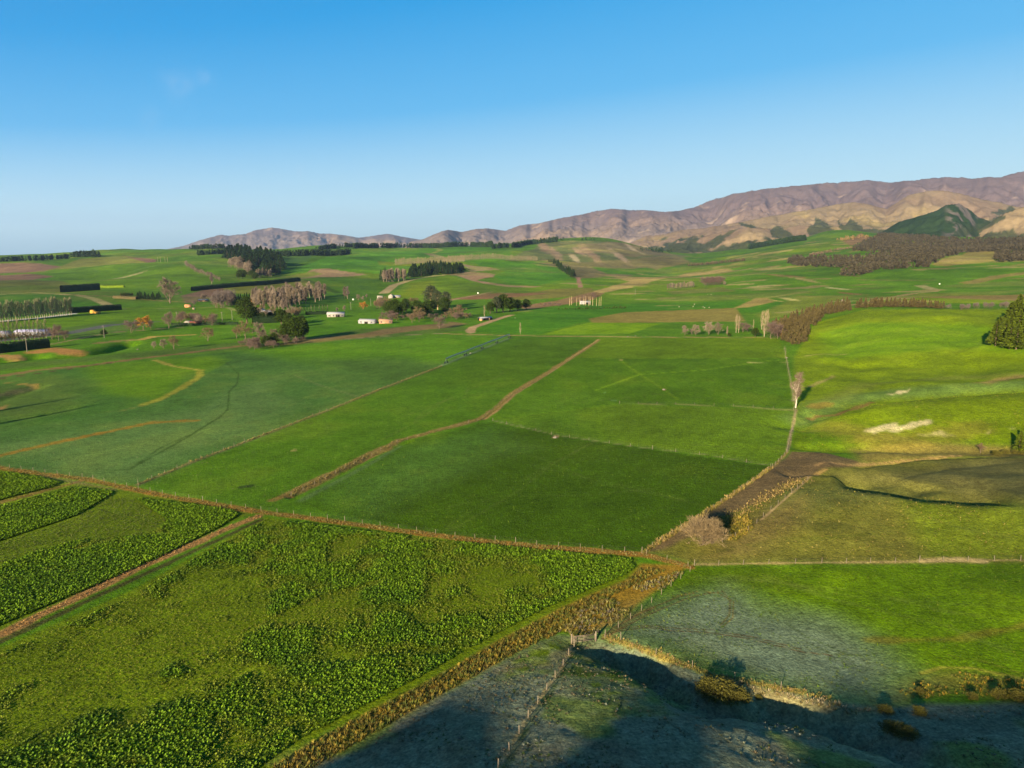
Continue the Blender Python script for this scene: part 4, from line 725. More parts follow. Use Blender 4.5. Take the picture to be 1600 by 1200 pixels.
def name_row(obs, label):
    obs = sorted(obs, key=lambda o: math.atan2(o.location.x, o.location.y)); n = len(obs); lim = 6 if n <= 14 else 3
    for i, o in enumerate(obs):
        if i == 0: set_label(o, 'leftmost ' + label)
        elif i == n - 1: set_label(o, 'rightmost ' + label)
        elif i < lim and (n <= 14 or i < 3): set_label(o, label + ', ' + ORD[i] + ' from the left')
        elif n - 1 - i < lim: set_label(o, label + ', ' + ORD[n - 1 - i] + ' from the right')
def name_grove(obs, label):
    az = lambda o: math.atan2(o.location.x, o.location.y); ds = lambda o: math.hypot(o.location.x, o.location.y)
    a = min(obs, key=az); b = max(obs, key=az); set_label(a, 'leftmost ' + label); set_label(b, 'rightmost ' + label)
    r = [o for o in obs if o not in (a, b)]; c = min(r, key=ds); d = max(r, key=ds); set_label(c, 'nearest ' + label); set_label(d, 'farthest ' + label)
    e = max([o for o in r if o not in (c, d)], key=lambda o: o.scale.z); set_label(e, 'tallest ' + label)
def row(key, p0, p1, n, hp, label, group, wide=1.0, jit=.12, jy=0):
    A_ = np.array(G(*p0)); B_ = np.array(G(*p1)); obs = []
    for i in range(n):
        t = (i + .5 + random.uniform(-jit, jit)) / n; q = A_ + (B_ - A_) * t; hh = hp[0] + (hp[1] - hp[0]) * t; x = q[0] + random.uniform(-1, 1) * jy; y = q[1] + random.uniform(-1, 1) * jy
        obs.append(tree_at(random.choice(key) if isinstance(key, list) else key, x, y, pxh(x, y, hh) * random.uniform(.86, 1.12), label, group, wide))
    name_row(obs, label)
def fill(poly, n, seed, sep=0):
    P = line(list(poly) + [poly[0]], 40)[:-1]; rng = np.random.default_rng(seed); lo = P.min(0); hi = P.max(0); pts = []
    for _ in range(60):
        q = rng.random((4000, 2)) * (hi - lo) + lo; m = inpoly(P, q[:, 0], q[:, 1])
        for p in q[m]:
            if sep and pts and min((p[0] - a[0]) ** 2 + (p[1] - a[1]) ** 2 for a in pts) < sep * sep: continue
            pts.append(p)
            if len(pts) >= n: return pts
    return pts
def grove(key, poly, n, hp, label, group, seed, sep=4, wide=1.0):
    obs = [tree_at(random.choice(key) if isinstance(key, list) else key, x, y, pxh(x, y, random.uniform(*hp)), label, group, wide) for x, y in fill(poly, n, seed, sep)]
    name_grove(obs, label) if len(obs) > 14 else name_row(obs, label)
def mass(name, mat, pr, XY, H_, cols, label, cat, wide=1.0, kind='stuff'):
    """many small plants in one mesh: pr = list of (V, F) protos of unit height"""
    rng = np.random.default_rng(len(XY)); XY = np.asarray(XY); Z = Hf(XY[:, 0], XY[:, 1]); Vs = []; Fs = []; Ts = []; o = 0
    pick = rng.integers(0, len(pr), len(XY)); H_ = np.asarray(H_) * np.ones(len(XY)); cols = np.asarray(cols)
    for k, (v, f, t) in enumerate(pr):
        i = np.nonzero(pick == k)[0]
        if not len(i): continue
        a = rng.random(len(i)) * 6.283; ca_, sa_ = np.cos(a)[:, None], np.sin(a)[:, None]; s_ = H_[i][:, None]; wd = np.asarray(wide) if np.ndim(wide) == 0 else np.asarray(wide)[i][:, None]
        x = (v[None, :, 0] * ca_ - v[None, :, 1] * sa_) * s_ * wd + XY[i, 0][:, None]; y = (v[None, :, 0] * sa_ + v[None, :, 1] * ca_) * s_ * wd + XY[i, 1][:, None]; z = v[None, :, 2] * s_ + Z[i][:, None]
        Vs.append(np.stack([x, y, z], -1).reshape(-1, 3)); n = len(v); Fs.append((f[None] + (np.arange(len(i)) * n)[:, None, None] + o).reshape(-1, 4)); o += n * len(i)
        c = (cols[i] if cols.ndim == 2 else np.tile(cols, (len(i), 1)))[:, None, :] * t[None, :, None]; Ts.append(c.reshape(-1, 3))
    m = new_mesh(name, np.vstack(Vs), np.vstack(Fs)); set_col(m, np.vstack(Ts)); ob = link(name, m, mat); tag(ob, label, cat, kind=kind); return ob
def mini_tree(seed, w=.42, n=26, leaf=.26, power=1.):
    rng = np.random.default_rng(seed); t = rng.random(n) ** 1.1; z = .12 + .88 * t; a = rng.random(n) * 6.28; r = w * .5 * (1 - t) ** power * (.5 + .5 * rng.random(n)) + .01
    C_ = np.stack([np.cos(a) * r, np.sin(a) * r, z * .95], 1); D_ = np.stack([np.cos(a) * .6, np.sin(a) * .6, .6 + 0 * a], 1) + rng.normal(size=(n, 3)) * .25; v, f = cards(C_, D_, leaf, leaf * .55, rng)
    tv, tf = tube([np.array([0, 0, -.05]), np.array([0, 0, .8])], [.014, .006], 3); return np.vstack([v, tv]), np.vstack([f, tf + len(v)]), np.concatenate([np.repeat(.75 + .5 * rng.random(n), 4), np.full(len(tv), .8)]).astype(np.float32)
MINI = [mini_tree(s_) for s_ in range(6)]; MINIW = [mini_tree(s_ + 10, .55, 26, .3, .6) for s_ in range(4)]
# ------------------------------------------------------------------ woods and shelterbelts
rngW = np.random.default_rng(99)
def wood(poly, n, hm, c, label, cat='wood', sep=0, seed=1, pr=MINI, wide=1.1, name='larch_wood'):
    pts = np.array(fill(poly, n, seed, sep)); k = len(pts); cols = np.tile(c, (k, 1)) * (1 + (rngW.random((k, 1)) - .5) * .5); cl = fbm(pts[:, 0], pts[:, 1], 60, 2, 5)[:, None]; cols = cols * (.75 + .5 * cl)
    return mass(name, M_leaf, pr, pts, rngW.uniform(hm[0], hm[1], k), cols, label, cat, wide)
wood([(1227, 411), (1240, 404), (1330, 405), (1392, 400), (1390, 397), (1332, 392), (1336, 386), (1355, 377), (1378, 367), (1400, 366), (1440, 371), (1500, 376), (1640, 374), (1800, 374), (1800, 402), (1560, 410), (1553, 407), (1557, 393), (1500, 395), (1470, 406), (1450, 418), (1410, 420), (1380, 422),
      (1340, 432), (1313, 431), (1320, 420), (1300, 418), (1240, 415)], 5200, (10, 15), C(70, 66, 48), 'brown winter larch plantation covering the slope below the bush clad knob', seed=71, wide=1.3)
def belt(pts, n, hm, c, label, seed, depth=8, pr=MINIW, wide=1.0, name='distant_shelterbelt'):
    P = line(pts, 30); seg = np.hypot(*np.diff(P, axis=0).T); cum = np.concatenate([[0], np.cumsum(seg)]); r_ = np.random.default_rng(seed); t = r_.random(n) * cum[-1]; XY = np.stack([np.interp(t, cum, P[:, 0]), np.interp(t, cum, P[:, 1])], 1) + r_.normal(size=(n, 2)) * np.array([1, depth])
    return mass(name, M_leaf, pr, XY, r_.uniform(hm[0], hm[1], n), np.tile(c, (n, 1)) * (1 + (r_.random((n, 1)) - .5) * .4), label, 'shelterbelt', wide)
DK = C(40, 58, 38)
belt([(552, 389), (620, 387), (700, 385), (770, 386)], 420, (18, 26), DK, 'long dark pine shelterbelt on the skyline crest left of centre', 1)
belt([(770, 389), (800, 387), (830, 382), (872, 378)], 220, (16, 24), DK, 'dark pine belt climbing right to the pale hill', 2)
belt([(420, 401), (470, 400), (530, 399), (548, 397)], 200, (14, 22), DK, 'dark belt in the dip right of the tall pine block', 3)
belt([(495, 393), (520, 388), (545, 385), (575, 384), (590, 385)], 150, (14, 22), DK, 'dark belt on the far crest below the saddle in the mountains', 4)
belt([(310, 399), (340, 397), (360, 396)], 90, (12, 18), DK * 1.3, 'low dark belt between the tall pine block and the left mountains', 5)
belt([(300, 389.5), (330, 389), (362, 387)], 90, (14, 20), DK, 'small dark belt at the foot of the left mountains', 6)
belt([(-60, 409), (0, 409), (60, 407), (110, 404)], 190, (12, 18), DK, 'dark shelterbelt on the far left skyline paddock', 7)
belt([(112, 402), (130, 401), (155, 402)], 80, (14, 22), DK, 'dark clump ending the far left skyline belt', 8)
belt([(1170, 388), (1200, 383), (1230, 378), (1258, 376)], 340, (20, 25), DK, 'dense dark pine belt below the golden foothills', 9, 5)
belt([(1075, 416), (1110, 413), (1165, 407)], 160, (6, 10), C(90, 84, 58), 'thin brown belt along the valley road right of centre', 10, 4)
belt([(1265, 400), (1300, 393), (1330, 388)], 90, (5, 9), C(110, 96, 74), 'thin line of scrub running up to the larch plantation', 11, 4)
belt([(1310, 376), (1330, 372), (1362, 371)], 70, (6, 11), C(130, 110, 66), 'patch of tan scrub left of the larch plantation top', 12, 22)
belt([(862, 374.5), (880, 376), (930, 376)], 18, (10, 16), DK, 'scattered dark trees on the crest of the pale hill', 13, 10)
belt([(1000, 391), (1015, 392), (1050, 393)], 26, (10, 20), DK, 'few dark trees on the saddle below the mountains', 14, 30)
# ------------------------------------------------------------------ countable trees
grove('pine', [(352, 404), (372, 416), (392, 430), (420, 433), (440, 424), (441, 414), (430, 407), (400, 402), (370, 399)], 100, (14, 21), 'tall dark pine in the hillside block right of the pale poplar clump', 'pines of the tall hillside block', 201, 8, 2.1)
grove('bare', [(356, 418), (378, 424), (392, 432), (392, 428), (370, 416)], 12, (12, 16), 'pale bare tree fringing the near edge of the tall hillside pine block', 'pale trees before the hillside pine block', 202, 8)
row('bare_tall', (400, 434), (425, 432), 8, (13, 12), 'pink tinged bare tree at the foot of the tall hillside pine block', 'pink trees under the hillside pine block')
grove('pine', [(640, 434), (726, 427), (724, 421), (690, 421), (640, 424)], 62, (11, 16), 'dark pine in the long block above the curved white farm road', 'pines above the curved farm road', 203, 8, 2.0)
row('pine', (594, 438), (606, 441), 5, (18, 20), 'dark pine at the left end of the block above the farm road', 'dark pines at the left end of the road block')
row('bare_tall', (598, 441), (634, 438), 14, (20, 18), 'pink bare tree at the left end of the block above the farm road', 'pink bare trees above the farm road', jy=8)
row('pine', (856, 409), (870, 411), 6, (5, 7), 'dark pine on the top edge of the bright green hillock', 'pines along the right edge of the green hillock')
row('pine', (868, 413), (896, 434), 26, (9, 12), 'dark pine on the right edge of the bright green hillock', 'pines along the right edge of the green hillock', 1.4, jy=6)
row(['bpoplar_green', 'bpoplar'], (617, 414), (726, 409), 70, (9, 9), 'slim bare poplar in the long pale row left of the farm road', 'pale poplar row left of the farm road', 1.7)
row(['bpoplar_green', 'bpoplar'], (700, 409), (840, 407.5), 84, (9, 7), 'slim bare poplar in the long pale row right of the farm road', 'pale poplar row right of the farm road', 1.7)
row('bpoplar_green', (-40, 507), (114, 492), 40, (25, 22), 'slim pale stemmed poplar in the tight row above the white road, far left', 'tight poplar row far left', 1.35)
row('bpoplar', (-8, 537), (76, 528), 13, (26, 25), 'tall bare poplar in the spaced row in front of the long pale shed', 'spaced poplars before the pale shed')
row('bare_gold', (-20, 538), (72, 531), 12, (10, 10), 'low gold brown bush between the poplars in front of the pale shed', 'gold bushes between the poplars')
for px, py, h in ((82, 531, 14), (92, 532, 17), (101, 532, 12)): tree_px('bare_bush', px, py, h, 'purple brown leafless bush right of the spaced poplar row', 'bushes right of the spaced poplars')
tree_px('bare', 266, 474, 32, 'big rounded pinkish bare tree standing alone below the left hillside', wide=1.15)
row('bare', (290, 416), (345, 440), 16, (7, 6), 'small pink brown tree in the diagonal hedgerow on the left hillside', 'diagonal hedgerow trees')
tree_px('bare_tall', 331, 444, 17, 'pale bare tree at the lower end of the diagonal hedgerow')
for px in (247, 251, 258, 262): tree_px('bpoplar_green', px, 410, 7, 'tiny pale poplar high on the left hillside', 'tiny poplars high on the left hillside')
grove('bare_lav', [(334, 482), (364, 482), (364, 474), (340, 474)], 14, (15, 20), 'rounded lavender brown bare tree left of the farmyard pines', 'lavender bare trees left of the farmyard', 204, 6, 1.2)
row('pine', (364, 478), (392, 476), 8, (15, 17), 'dark pine between the lavender trees and the tall pink trees', 'dark pines behind the farmyard')
grove('bare_tall', [(398, 486), (445, 487), (470, 478), (508, 468), (505, 462), (440, 468), (395, 474)], 95, (17, 25), 'tall slender pink bare tree in the dense stand behind the farmhouse', 'tall pink stand behind the farmhouse', 205, 4)
row('bpoplar_green', (425, 496), (514, 488), 20, (11, 10), 'small olive poplar in the young row behind the white barn', 'young olive row behind the white barn')
for px in (538, 543): tree_px('bare_tall', px, 467, 19, 'one of two pink poplars alone in the green valley', 'pair of pink poplars')
for px, py, h in ((560, 470, 9), (567, 470, 7), (573, 466, 6), (538, 486, 8), (527, 487, 6)): tree_px('bare', px, py, h, 'small pale bare tree near the white barn', 'small trees near the white barn')
tree_px('bare_orange', 567, 484, 11, 'small bright orange willow in the green paddock', wide=1.4)
tree_px('bare_orange', 395, 480, 12, 'orange brown tree above the farmhouse roof')
tree_px('bare_orange', 224, 515, 17, 'yellow orange leaved tree beside the road, left', wide=1.5)
row('bare_gold', (584, 480), (608, 478), 5, (10, 10), 'low russet bare tree behind the dark grove', 'russet trees behind the dark grove', jy=5)
row('bare_gold', (640, 475), (652, 474), 4, (8, 8), 'small orange stemmed tree left of the eucalypts', 'orange stemmed trees')
E = 'rounded dark evergreen tree '
for px, py, h, w_, k, lb in ((616, 495, 25, 1.35, 'evergreen', E + 'left of the tall eucalypts'), (634, 487, 20, 1.2, 'evergreen', E + 'close behind the left edge of the grove'), (650, 492, 22, 1.2, 'evergreen', E + 'below the tall eucalypts'), (661, 492, 18, 1.1, 'evergreen', E + 'beneath the tallest eucalypt'),
                           (674, 482, 36, 1.1, 'eucalypt', 'tallest grey green eucalypt with pale trunk in the central grove'), (684, 484, 30, 1., 'eucalypt', 'eucalypt at the heart of the central grove, partly in shade'), (697, 486, 31, 1., 'eucalypt', 'olive eucalypt at the right end of the central grove'),
                           (766, 490, 18, 1.1, 'evergreen', E + 'at the left end of the roadside grove'), (776, 489, 26, 1.1, 'eucalypt', 'tall eucalypt in the roadside grove right of the pale poplar'), (786, 488, 28, 1.1, 'evergreen', E + 'tallest of the roadside grove'),
                           (797, 487, 22, 1.2, 'evergreen', E + 'right of the tallest in the roadside grove'), (809, 486, 18, 1.2, 'evergreen', E + 'at the right end of the roadside grove'), (822, 484, 17, 1.2, 'evergreen', E + 'ending the roadside grove on the right'),
                           (386, 505, 38, 1., 'evergreen', 'very tall dark evergreen in front of the farmhouse'), (396, 503, 24, 1.1, 'evergreen', E + 'leaning on the farmhouse front hedge'), (440, 508, 24, 1.2, 'evergreen', E + 'between the farmhouse and the biggest clump'),
                           (452, 512, 20, 1.1, 'evergreen', E + 'behind the biggest clump near the barn'), (447, 533, 28, 1.1, 'evergreen', E + 'left half of the biggest clump by the river'), (463, 533, 36, 1.1, 'evergreen', E + 'biggest by the river, leaning right'), (474, 529, 30, .9, 'evergreen', E + 'right edge of the biggest clump by the river'),
                           (428, 539, 18, 1.2, 'evergreen', E + 'short and olive at the river bank'), (415, 541, 16, 1.2, 'evergreen', E + 'lowest and leftmost at the river bank'), (163, 525, 9, 1.4, 'evergreen', 'small dark bush beside the road at left')): tree_px(k, px, py, h, lb, wide=w_)
grove('evergreen', [(372, 436), (400, 438), (404, 433), (376, 430)], 8, (8, 10), 'dark low evergreen below the hillside pine block', 'low evergreens below the pine block', 206, 8, 1.4)
B = 'leafless bush '
for px, py, h, w_, k, lb in ((384, 530, 24, 1.1, 'bare_gold', 'brown bare tree under the very tall evergreen'), (405, 529, 22, 1.1, 'bare', 'pinkish bare tree right of the brown one by the river'), (370, 529, 15, 1.2, 'bare_gold', 'short brown bare tree left of the river pair'), (325, 533, 18, 1.3, 'bare_gold', 'rounded brown tree alone on the river terrace'),
                           (272, 546, 17, 1.3, 'bare_gold', 'tan rounded tree, largest of three beside the long ditch'), (256, 545, 13, 1., 'bare', 'middle of three small trees beside the long ditch'), (241, 545, 10, 1., 'bare', 'smallest and leftmost of three trees beside the long ditch'), (205, 520, 15, 1.2, 'bare_bush', B + 'mauve, left of the yellow orange tree'),
                           (236, 515, 12, 1.2, 'bare', 'grey bare tree touching the yellow orange tree'), (264, 513, 21, 1., 'bare', 'pinkish bare tree left of the red roofed house'), (283, 504, 12, 1., 'bare_gold', 'thin tan tree behind the dark hedge'), (311, 508, 14, 1., 'bare', 'bare grey tree behind the red roofed house'),
                           (321, 508, 12, 1., 'bare_gold', 'gold brown tree right of the red roofed house'), (331, 509, 11, 1.1, 'bare_bush', B + 'right end of the house garden'), (686, 514, 17, 1.2, 'bare_bush', B + 'grey purple, alone in the paddock with a long shadow'), (655, 503, 21, 1.1, 'bare_gold', 'orange brown willow at the left of the shaded yard'),
                           (644, 505, 13, 1.2, 'bare_gold', 'low russet willow at the river bend'), (718, 496, 17, 1.5, 'bare_gold', 'wide orange brown willow right of the shaded yard'), (706, 494, 12, 1.3, 'bare_gold', 'smaller willow touching the wide orange one'), (757, 497, 20, .9, 'bpoplar', 'pale column poplar beside the roadside shed'),
                           (319, 470, 9, 1.4, 'bare', 'small grey tree beside the distant white shed'), (303, 479, 8, 1.3, 'bare_lav', 'small lavender tree by the orange hut')): tree_px(k, px, py, h, lb, wide=w_)
for px, py, h in ((390, 545, 9), (398, 547, 10), (405, 546, 8), (402, 541, 9)): tree_px('bare_bush', px, py, h, 'low brown scrub bush at the left end of the river clump', 'scrub at the river clump')
tree_px('bpoplar', 813, 522, 18, 'lone pale poplar on the grass verge right of the road bend')
row('bare_tall', (1042, 453), (1085, 449), 14, (10, 9), 'grey bare tree in the short row on the olive rise', 'bare row on the olive rise'); row('bare_bush', (1100, 446), (1127, 445), 10, (10, 10), 'dark brown bare tree in the clump right of the short row', 'dark brown clump on the rise', 1.2); tree_px('bare', 1132, 446, 6, 'tiny pale tree right of the dark brown clump')
for px, lb in ((890, 0), (893, 0), (901, 0), (906, 0), (912, 0), (915, 0), (920, 0), (922, 0), (926, 0), (932, 0), (936, 0), (939, 0)): tree_px('bpole', px, 478 - random.random() * 1.5, 13 + random.random() * 2, 'thin golden bare stem in the open row before the white farm shed', 'golden stems before the farm shed')
for i in range(26): tree_px('shrub', 874 + i * 4.1 + random.uniform(-1, 1), 483.5 + random.uniform(-.7, .7) - (1.5 if i > 16 else 0), random.uniform(2, 3.4) * (1.3 if i > 20 else 1), 'small dark green shrub in the straggling line on the green flat', 'straggling shrubs on the green flat')
for px, py, h, w_, k, lb in ((1070, 524, 14, 1.1, 'bare', 'leftmost bare tree of the row on the far paddock edge'), (1080, 523, 9, 1., 'bare_lav', 'smallest grey tree of the far paddock row'), (1087, 524, 15, 1.1, 'bare', 'pink bare tree, third of the far paddock row'), (1107, 523, 18, 1.2, 'bare', 'broadest bare tree in the middle of the far paddock row'),
                           (1122, 523, 17, 1., 'bare', 'pale stemmed bare tree, fifth of the far paddock row'), (1136, 524, 14, .7, 'bare_tall', 'narrow bare tree ending the far paddock row'), (1150, 520, 27, 1., 'bpoplar', 'left of two pale poplars rising behind the mauve bush'), (1154, 520, 25, 1., 'bpoplar', 'right of two pale poplars rising behind the mauve bush'),
                           (1161, 519, 12, 1.4, 'bare_bush', B + 'mauve, at the foot of the two pale poplars'), (1168, 518, 9, 1.4, 'bare_bush', B + 'low, right of the mauve one'), (1177, 515, 15, .7, 'bpoplar', 'small crooked pale tree before the dark bush'), (1180, 526, 13, 1.3, 'evergreen', E + 'small, at the foot of the tall poplar trio'),
                           (1190, 515, 27, 1., 'bpoplar', 'left of the tall pale poplar trio beside the larch strip'), (1194, 526, 38, 1., 'bpoplar', 'tallest, middle one of the pale poplar trio'), (1199, 510, 24, 1., 'bpoplar', 'right of the tall pale poplar trio beside the larch strip'), (1204, 529, 20, 1.2, 'bare_bush', B + 'large and plum brown under the poplar trio'),
                           (1215, 529, 18, 1.2, 'bare_bush', B + 'plum brown, between the trio and the larch strip'), (1139, 526, 6, 1.3, 'evergreen', 'tiny dark bush on the far paddock fence')): tree_px(k, px, py, h, lb, wide=w_)
tree_px('bare_orange', 1224, 527, 7, 'small yellow gorse at the near end of the larch strip', wide=1.4)
grove('larch', [(1222, 532), (1240, 539), (1256, 538), (1268, 512), (1290, 494), (1330, 486), (1322, 481), (1280, 488), (1240, 500), (1200, 516), (1215, 526)], 190, (12, 16), 'olive brown young larch in the strip curving round the terrace', 'young larches of the curving strip', 207, 2.6, 1.1)
row('larch', (1345, 481), (1470, 482.5), 60, (13, 11), 'small brown larch in the row behind the terrace crest', 'larch row behind the terrace crest', jy=5, wide=1.3); row('bare_lav', (1480, 483), (1600, 481), 22, (6, 8), 'small grey bush in the thin row behind the terrace crest', 'thin bush row behind the terrace crest', jy=5)
grove('olive_pine', [(1552, 541), (1566, 549), (1600, 548), (1700, 544), (1700, 498), (1596, 500), (1566, 518)], 72, (30, 36), 'olive green pine in the dense grove at the right edge', 'pines of the right edge grove', 208, 3.4, 1.4)
for px, py, h in ((1592, 708, 30), (1606, 708, 34), (1620, 709, 32)): tree_px('olive_pine', px, py, h, 'olive pine of the small clump on the right edge above the rolling paddock', 'small pine clump on the right edge', 1.2)
tree_px('bare_gold', 1532, 708, 12, 'small pale bush below the terrace near the right edge', wide=1.2)
row('gorse', (1540, 711), (1620, 710), 6, (6, 6), 'yellow gorse bush on the bank near the right edge', 'yellow gorse on the right bank', jy=2, wide=1.3)
tree_px('bare_big', 1243, 637, 54, 'tall slender bare tree with white trunk on the fence line')
tree_px('bare_willow', 1098, 852, 34, 'wide tan leafless willow bush beside the brown track', wide=1.55); tree_px('bare_willow', 1112, 849, 30, 'pinkish leafless willow touching the wide tan one', wide=1.)
for px, py, h, w_, lb in ((1108, 1084, 26, 1.4, 'left'), (1130, 1090, 28, 1.6, 'middle and largest'), (1153, 1093, 19, 1.6, 'right')): tree_px('gorse', px, py, h, 'olive gold gorse bush in the gully, %s of three' % lb, wide=w_)
for px, py, h, lb in ((1405, 1145, 18, 'brightest, where the gully leaves the shade'), (1390, 1140, 16, 'left of the brightest one'), (1418, 1150, 18, 'right of the brightest one'), (1437, 1115, 14, 'on the frosted flat right of the gully'), (1383, 1112, 13, 'at the tip of the yellow bank'), (1185, 1092, 9, 'small and russet on the gully rim'), (1437, 1082, 10, 'on the green bank'), (1520, 1092, 12, 'near the lower right edge'), (1560, 1090, 16, 'below the curved tyre marks'), (1590, 1092, 16, 'cut by the right edge')):
    tree_px('gorse', px, py, h * .8, 'olive brown scrub bush ' + lb, wide=random.uniform(1.1, 1.8))
tree_px('shrub', 146, 394, 4, 'tiny dark bush alone on the far left skyline')
# trees just left of the frame whose long shadows cross the frosty flat
for x_, y_ in ((G(-120, 684)), (G(-150, 668))): tree_at('pine', x_, y_, 17, 'dark pine left of the frosty river flat', 'pines left of the river flat', .8)
for x_, y_ in ((G(-60, 575)), (G(-90, 580))): tree_at('pine', x_, y_, 15, 'dark pine left of the river flat bank', 'pines left of the river bank', .8)

SC = 'low brown scrub bush '
grove('bare_bush', [(372, 540), (412, 548), (470, 537), (478, 528), (400, 527)], 26, (6, 11), SC + 'crowding the river bank under the evergreens', 'river bank scrub', 301, 2, 1.2)
grove(['bare_gold', 'bare_bush'], [(590, 503), (640, 500), (735, 500), (740, 496), (690, 496), (640, 496), (600, 497)], 30, (6, 10), SC + 'along the river bend below the central grove', 'river bend scrub', 302, 3, 1.3)
grove(['bare_gold', 'bare'], [(380, 492), (396, 493), (440, 500), (470, 497), (468, 490), (430, 494), (400, 488)], 22, (7, 12), 'small brown garden tree around the grey roofed farmhouse', 'farmhouse garden trees', 303, 4, 1.1)
grove('evergreen', [(396, 497), (436, 503), (470, 508), (474, 500), (440, 497)], 9, (9, 14), 'middling dark evergreen in the farmhouse garden', 'farmhouse garden evergreens', 304, 7, 1.2)
grove(['bare_gold', 'bare_bush'], [(270, 507), (335, 507), (336, 500), (285, 500)], 14, (7, 12), 'low tan garden bush round the red roofed house', 'garden bushes of the red roofed house', 305, 4, 1.2)
grove(['bare', 'bare_gold'], [(585, 483), (612, 484), (614, 478), (588, 477)], 12, (9, 12), 'russet bare tree massed left of the dark evergreens', 'russet trees massed by the evergreens', 306, 5, 1.1)
grove('evergreen', [(604, 498), (632, 497), (664, 494), (704, 491), (700, 486), (640, 486), (610, 489)], 14, (15, 22), 'dark evergreen packed into the central grove', 'packed evergreens of the central grove', 307, 7, 1.2)
grove(['bare_gold', 'bare_bush'], [(842, 478), (880, 474), (930, 461), (935, 466), (890, 478), (850, 482)], 16, (3, 6), 'tan scrub bush along the creek behind the golden stems', 'creek scrub behind the stems', 308, 8, 1.5)
row('larch', (188, 463), (208, 462), 12, (5, 5), 'tiny dark sapling above the brown track on the left hillside', 'saplings above the left track')
grove('pine', [(212, 468), (250, 470), (252, 466), (216, 463)], 16, (7, 10), 'dark pine in the shaded hollow below the left hillside', 'pines in the left hollow', 309, 8, 1.5)
# ------------------------------------------------------------------ crops and rank grass close by
def leaf_rosette(seed, n=6):
    rng = np.random.default_rng(seed); V = []; Fc = []; T_ = []
    for i in range(n):
        a = i * 2.4 + rng.random(); tilt = rng.uniform(.15, 1.05); L_ = rng.uniform(.45, .75); w_ = rng.uniform(.26, .4); d = np.array([math.cos(a) * math.cos(tilt), math.sin(a) * math.cos(tilt), math.sin(tilt)]); s_ = np.array([-math.sin(a), math.cos(a), 0]); b = np.array([0, 0, rng.uniform(.1, .45)])
        m_ = b + d * L_ * .5 + np.array([0, 0, .08]); e = b + d * L_ - np.array([0, 0, .10]); V += [b, m_ - s_ * w_ / 2 - np.array([0, 0, .04]), e, m_ + s_ * w_ / 2 - np.array([0, 0, .04])]; Fc.append([4 * i, 4 * i + 1, 4 * i + 2, 4 * i + 3]); t = rng.uniform(.7, 1.25); T_ += [t * .8, t, t * 1.1, t]
    return np.array(V), np.array(Fc), np.array(T_, np.float32)
def tuft(seed, n=9, lean=.5):
    rng = np.random.default_rng(seed); V = []; Fc = []; T_ = []
    for i in range(n):
        a = rng.random() * 6.28; l = rng.uniform(.1, lean); w_ = .07; d = np.array([math.cos(a) * l, math.sin(a) * l, 1.0]) * rng.uniform(.6, 1.05); s_ = np.array([-math.sin(a), math.cos(a), 0]) * w_; b = np.array([math.cos(a), math.sin(a), 0]) * .12; m_ = b + d * .55; e = b + d + np.array([math.cos(a), math.sin(a), -.5]) * .22 * l
        V += [b - s_, b + s_, m_ + s_ * .8, m_ - s_ * .8, m_ - s_ * .8, m_ + s_ * .8, e + s_ * .15, e - s_ * .15]; Fc += [[8 * i, 8 * i + 1, 8 * i + 2, 8 * i + 3], [8 * i + 4, 8 * i + 5, 8 * i + 6, 8 * i + 7]]; t = rng.uniform(.65, 1.25); T_ += [t * .55] * 2 + [t] * 4 + [t * 1.15] * 2
    return np.array(V), np.array(Fc), np.array(T_, np.float32)
KALE = [leaf_rosette(s_) for s_ in range(6)]; TUFT = [tuft(s_) for s_ in range(6)]
M_kale = m_tone('kale_leaf', .8, 1.2, .7, .7)
def scatter(poly, dens, seed):
    P = line(list(poly) + [poly[0]], 40)[:-1]; lo = P.min(0); hi = P.max(0); n = int((hi - lo).prod() * dens); q = np.random.default_rng(seed).random((n, 2)) * (hi - lo) + lo; return q[inpoly(P, q[:, 0], q[:, 1])]
def kale(poly, seed, label, fn=None):
    q = scatter(poly, 14, seed); x, y = q.T; a = fbm(x, y, 16, 3, 401); b = fbm(x, y, 5, 3, 403); d = a * .62 + b * .38
    bare = np.zeros(len(q))
    if fn is not None: bare = fn(x, y)
    v = d - bare * 1.35 + .085; k = v > .40 + .14 * np.random.default_rng(seed).random(len(q)) * 0 - 0; r_ = np.random.default_rng(seed + 5).random(len(q)); vig = sstep(.32, .62, v + (b - .5) * .35); k = r_ < (.38 + .62 * vig); q = q[k]; vig = vig[k]; r2 = np.random.default_rng(seed + 6).random(len(q)); g = C(74, 128, 22); ye = C(130, 140, 40)
    mixf = np.clip((1 - vig) * 1.0 + (r2 - .5) * .5, 0, 1)[:, None]; col_ = g * (1 - mixf) + ye * mixf; blue = (fbm(q[:, 0], q[:, 1], 9, 2, 431) > .58)[:, None] * .35; col_ = col_ * (1 - blue) + C(50, 98, 44) * blue
    return mass('kale_crop', M_kale, KALE, q, (.21 + .38 * vig + .18 * r2 * r2), col_, label, 'kale crop', .9)
BIG = [(415, 812), (560, 830), (700, 847), (860, 862), (985, 875), (992, 888), (975, 900), (856, 950), (775, 992), (636, 1070), (476, 1152), (370, 1224), (250, 1290), (-160, 1290), (-160, 1090), (0, 1024), (200, 934)]
SP = [np.array(G(*p)) for p in ((60, 1060), (180, 1000), (290, 950), (560, 935), (660, 1010), (740, 1010), (430, 850), (330, 990), (720, 915), (430, 900), (150, 1120))]; SW = [(18, .20), (14, .17), (11, .12), (11, .13), (8, .15), (8, .10), (8, .2), (7, .08), (12, .1), (8, .15), (12, .13)]
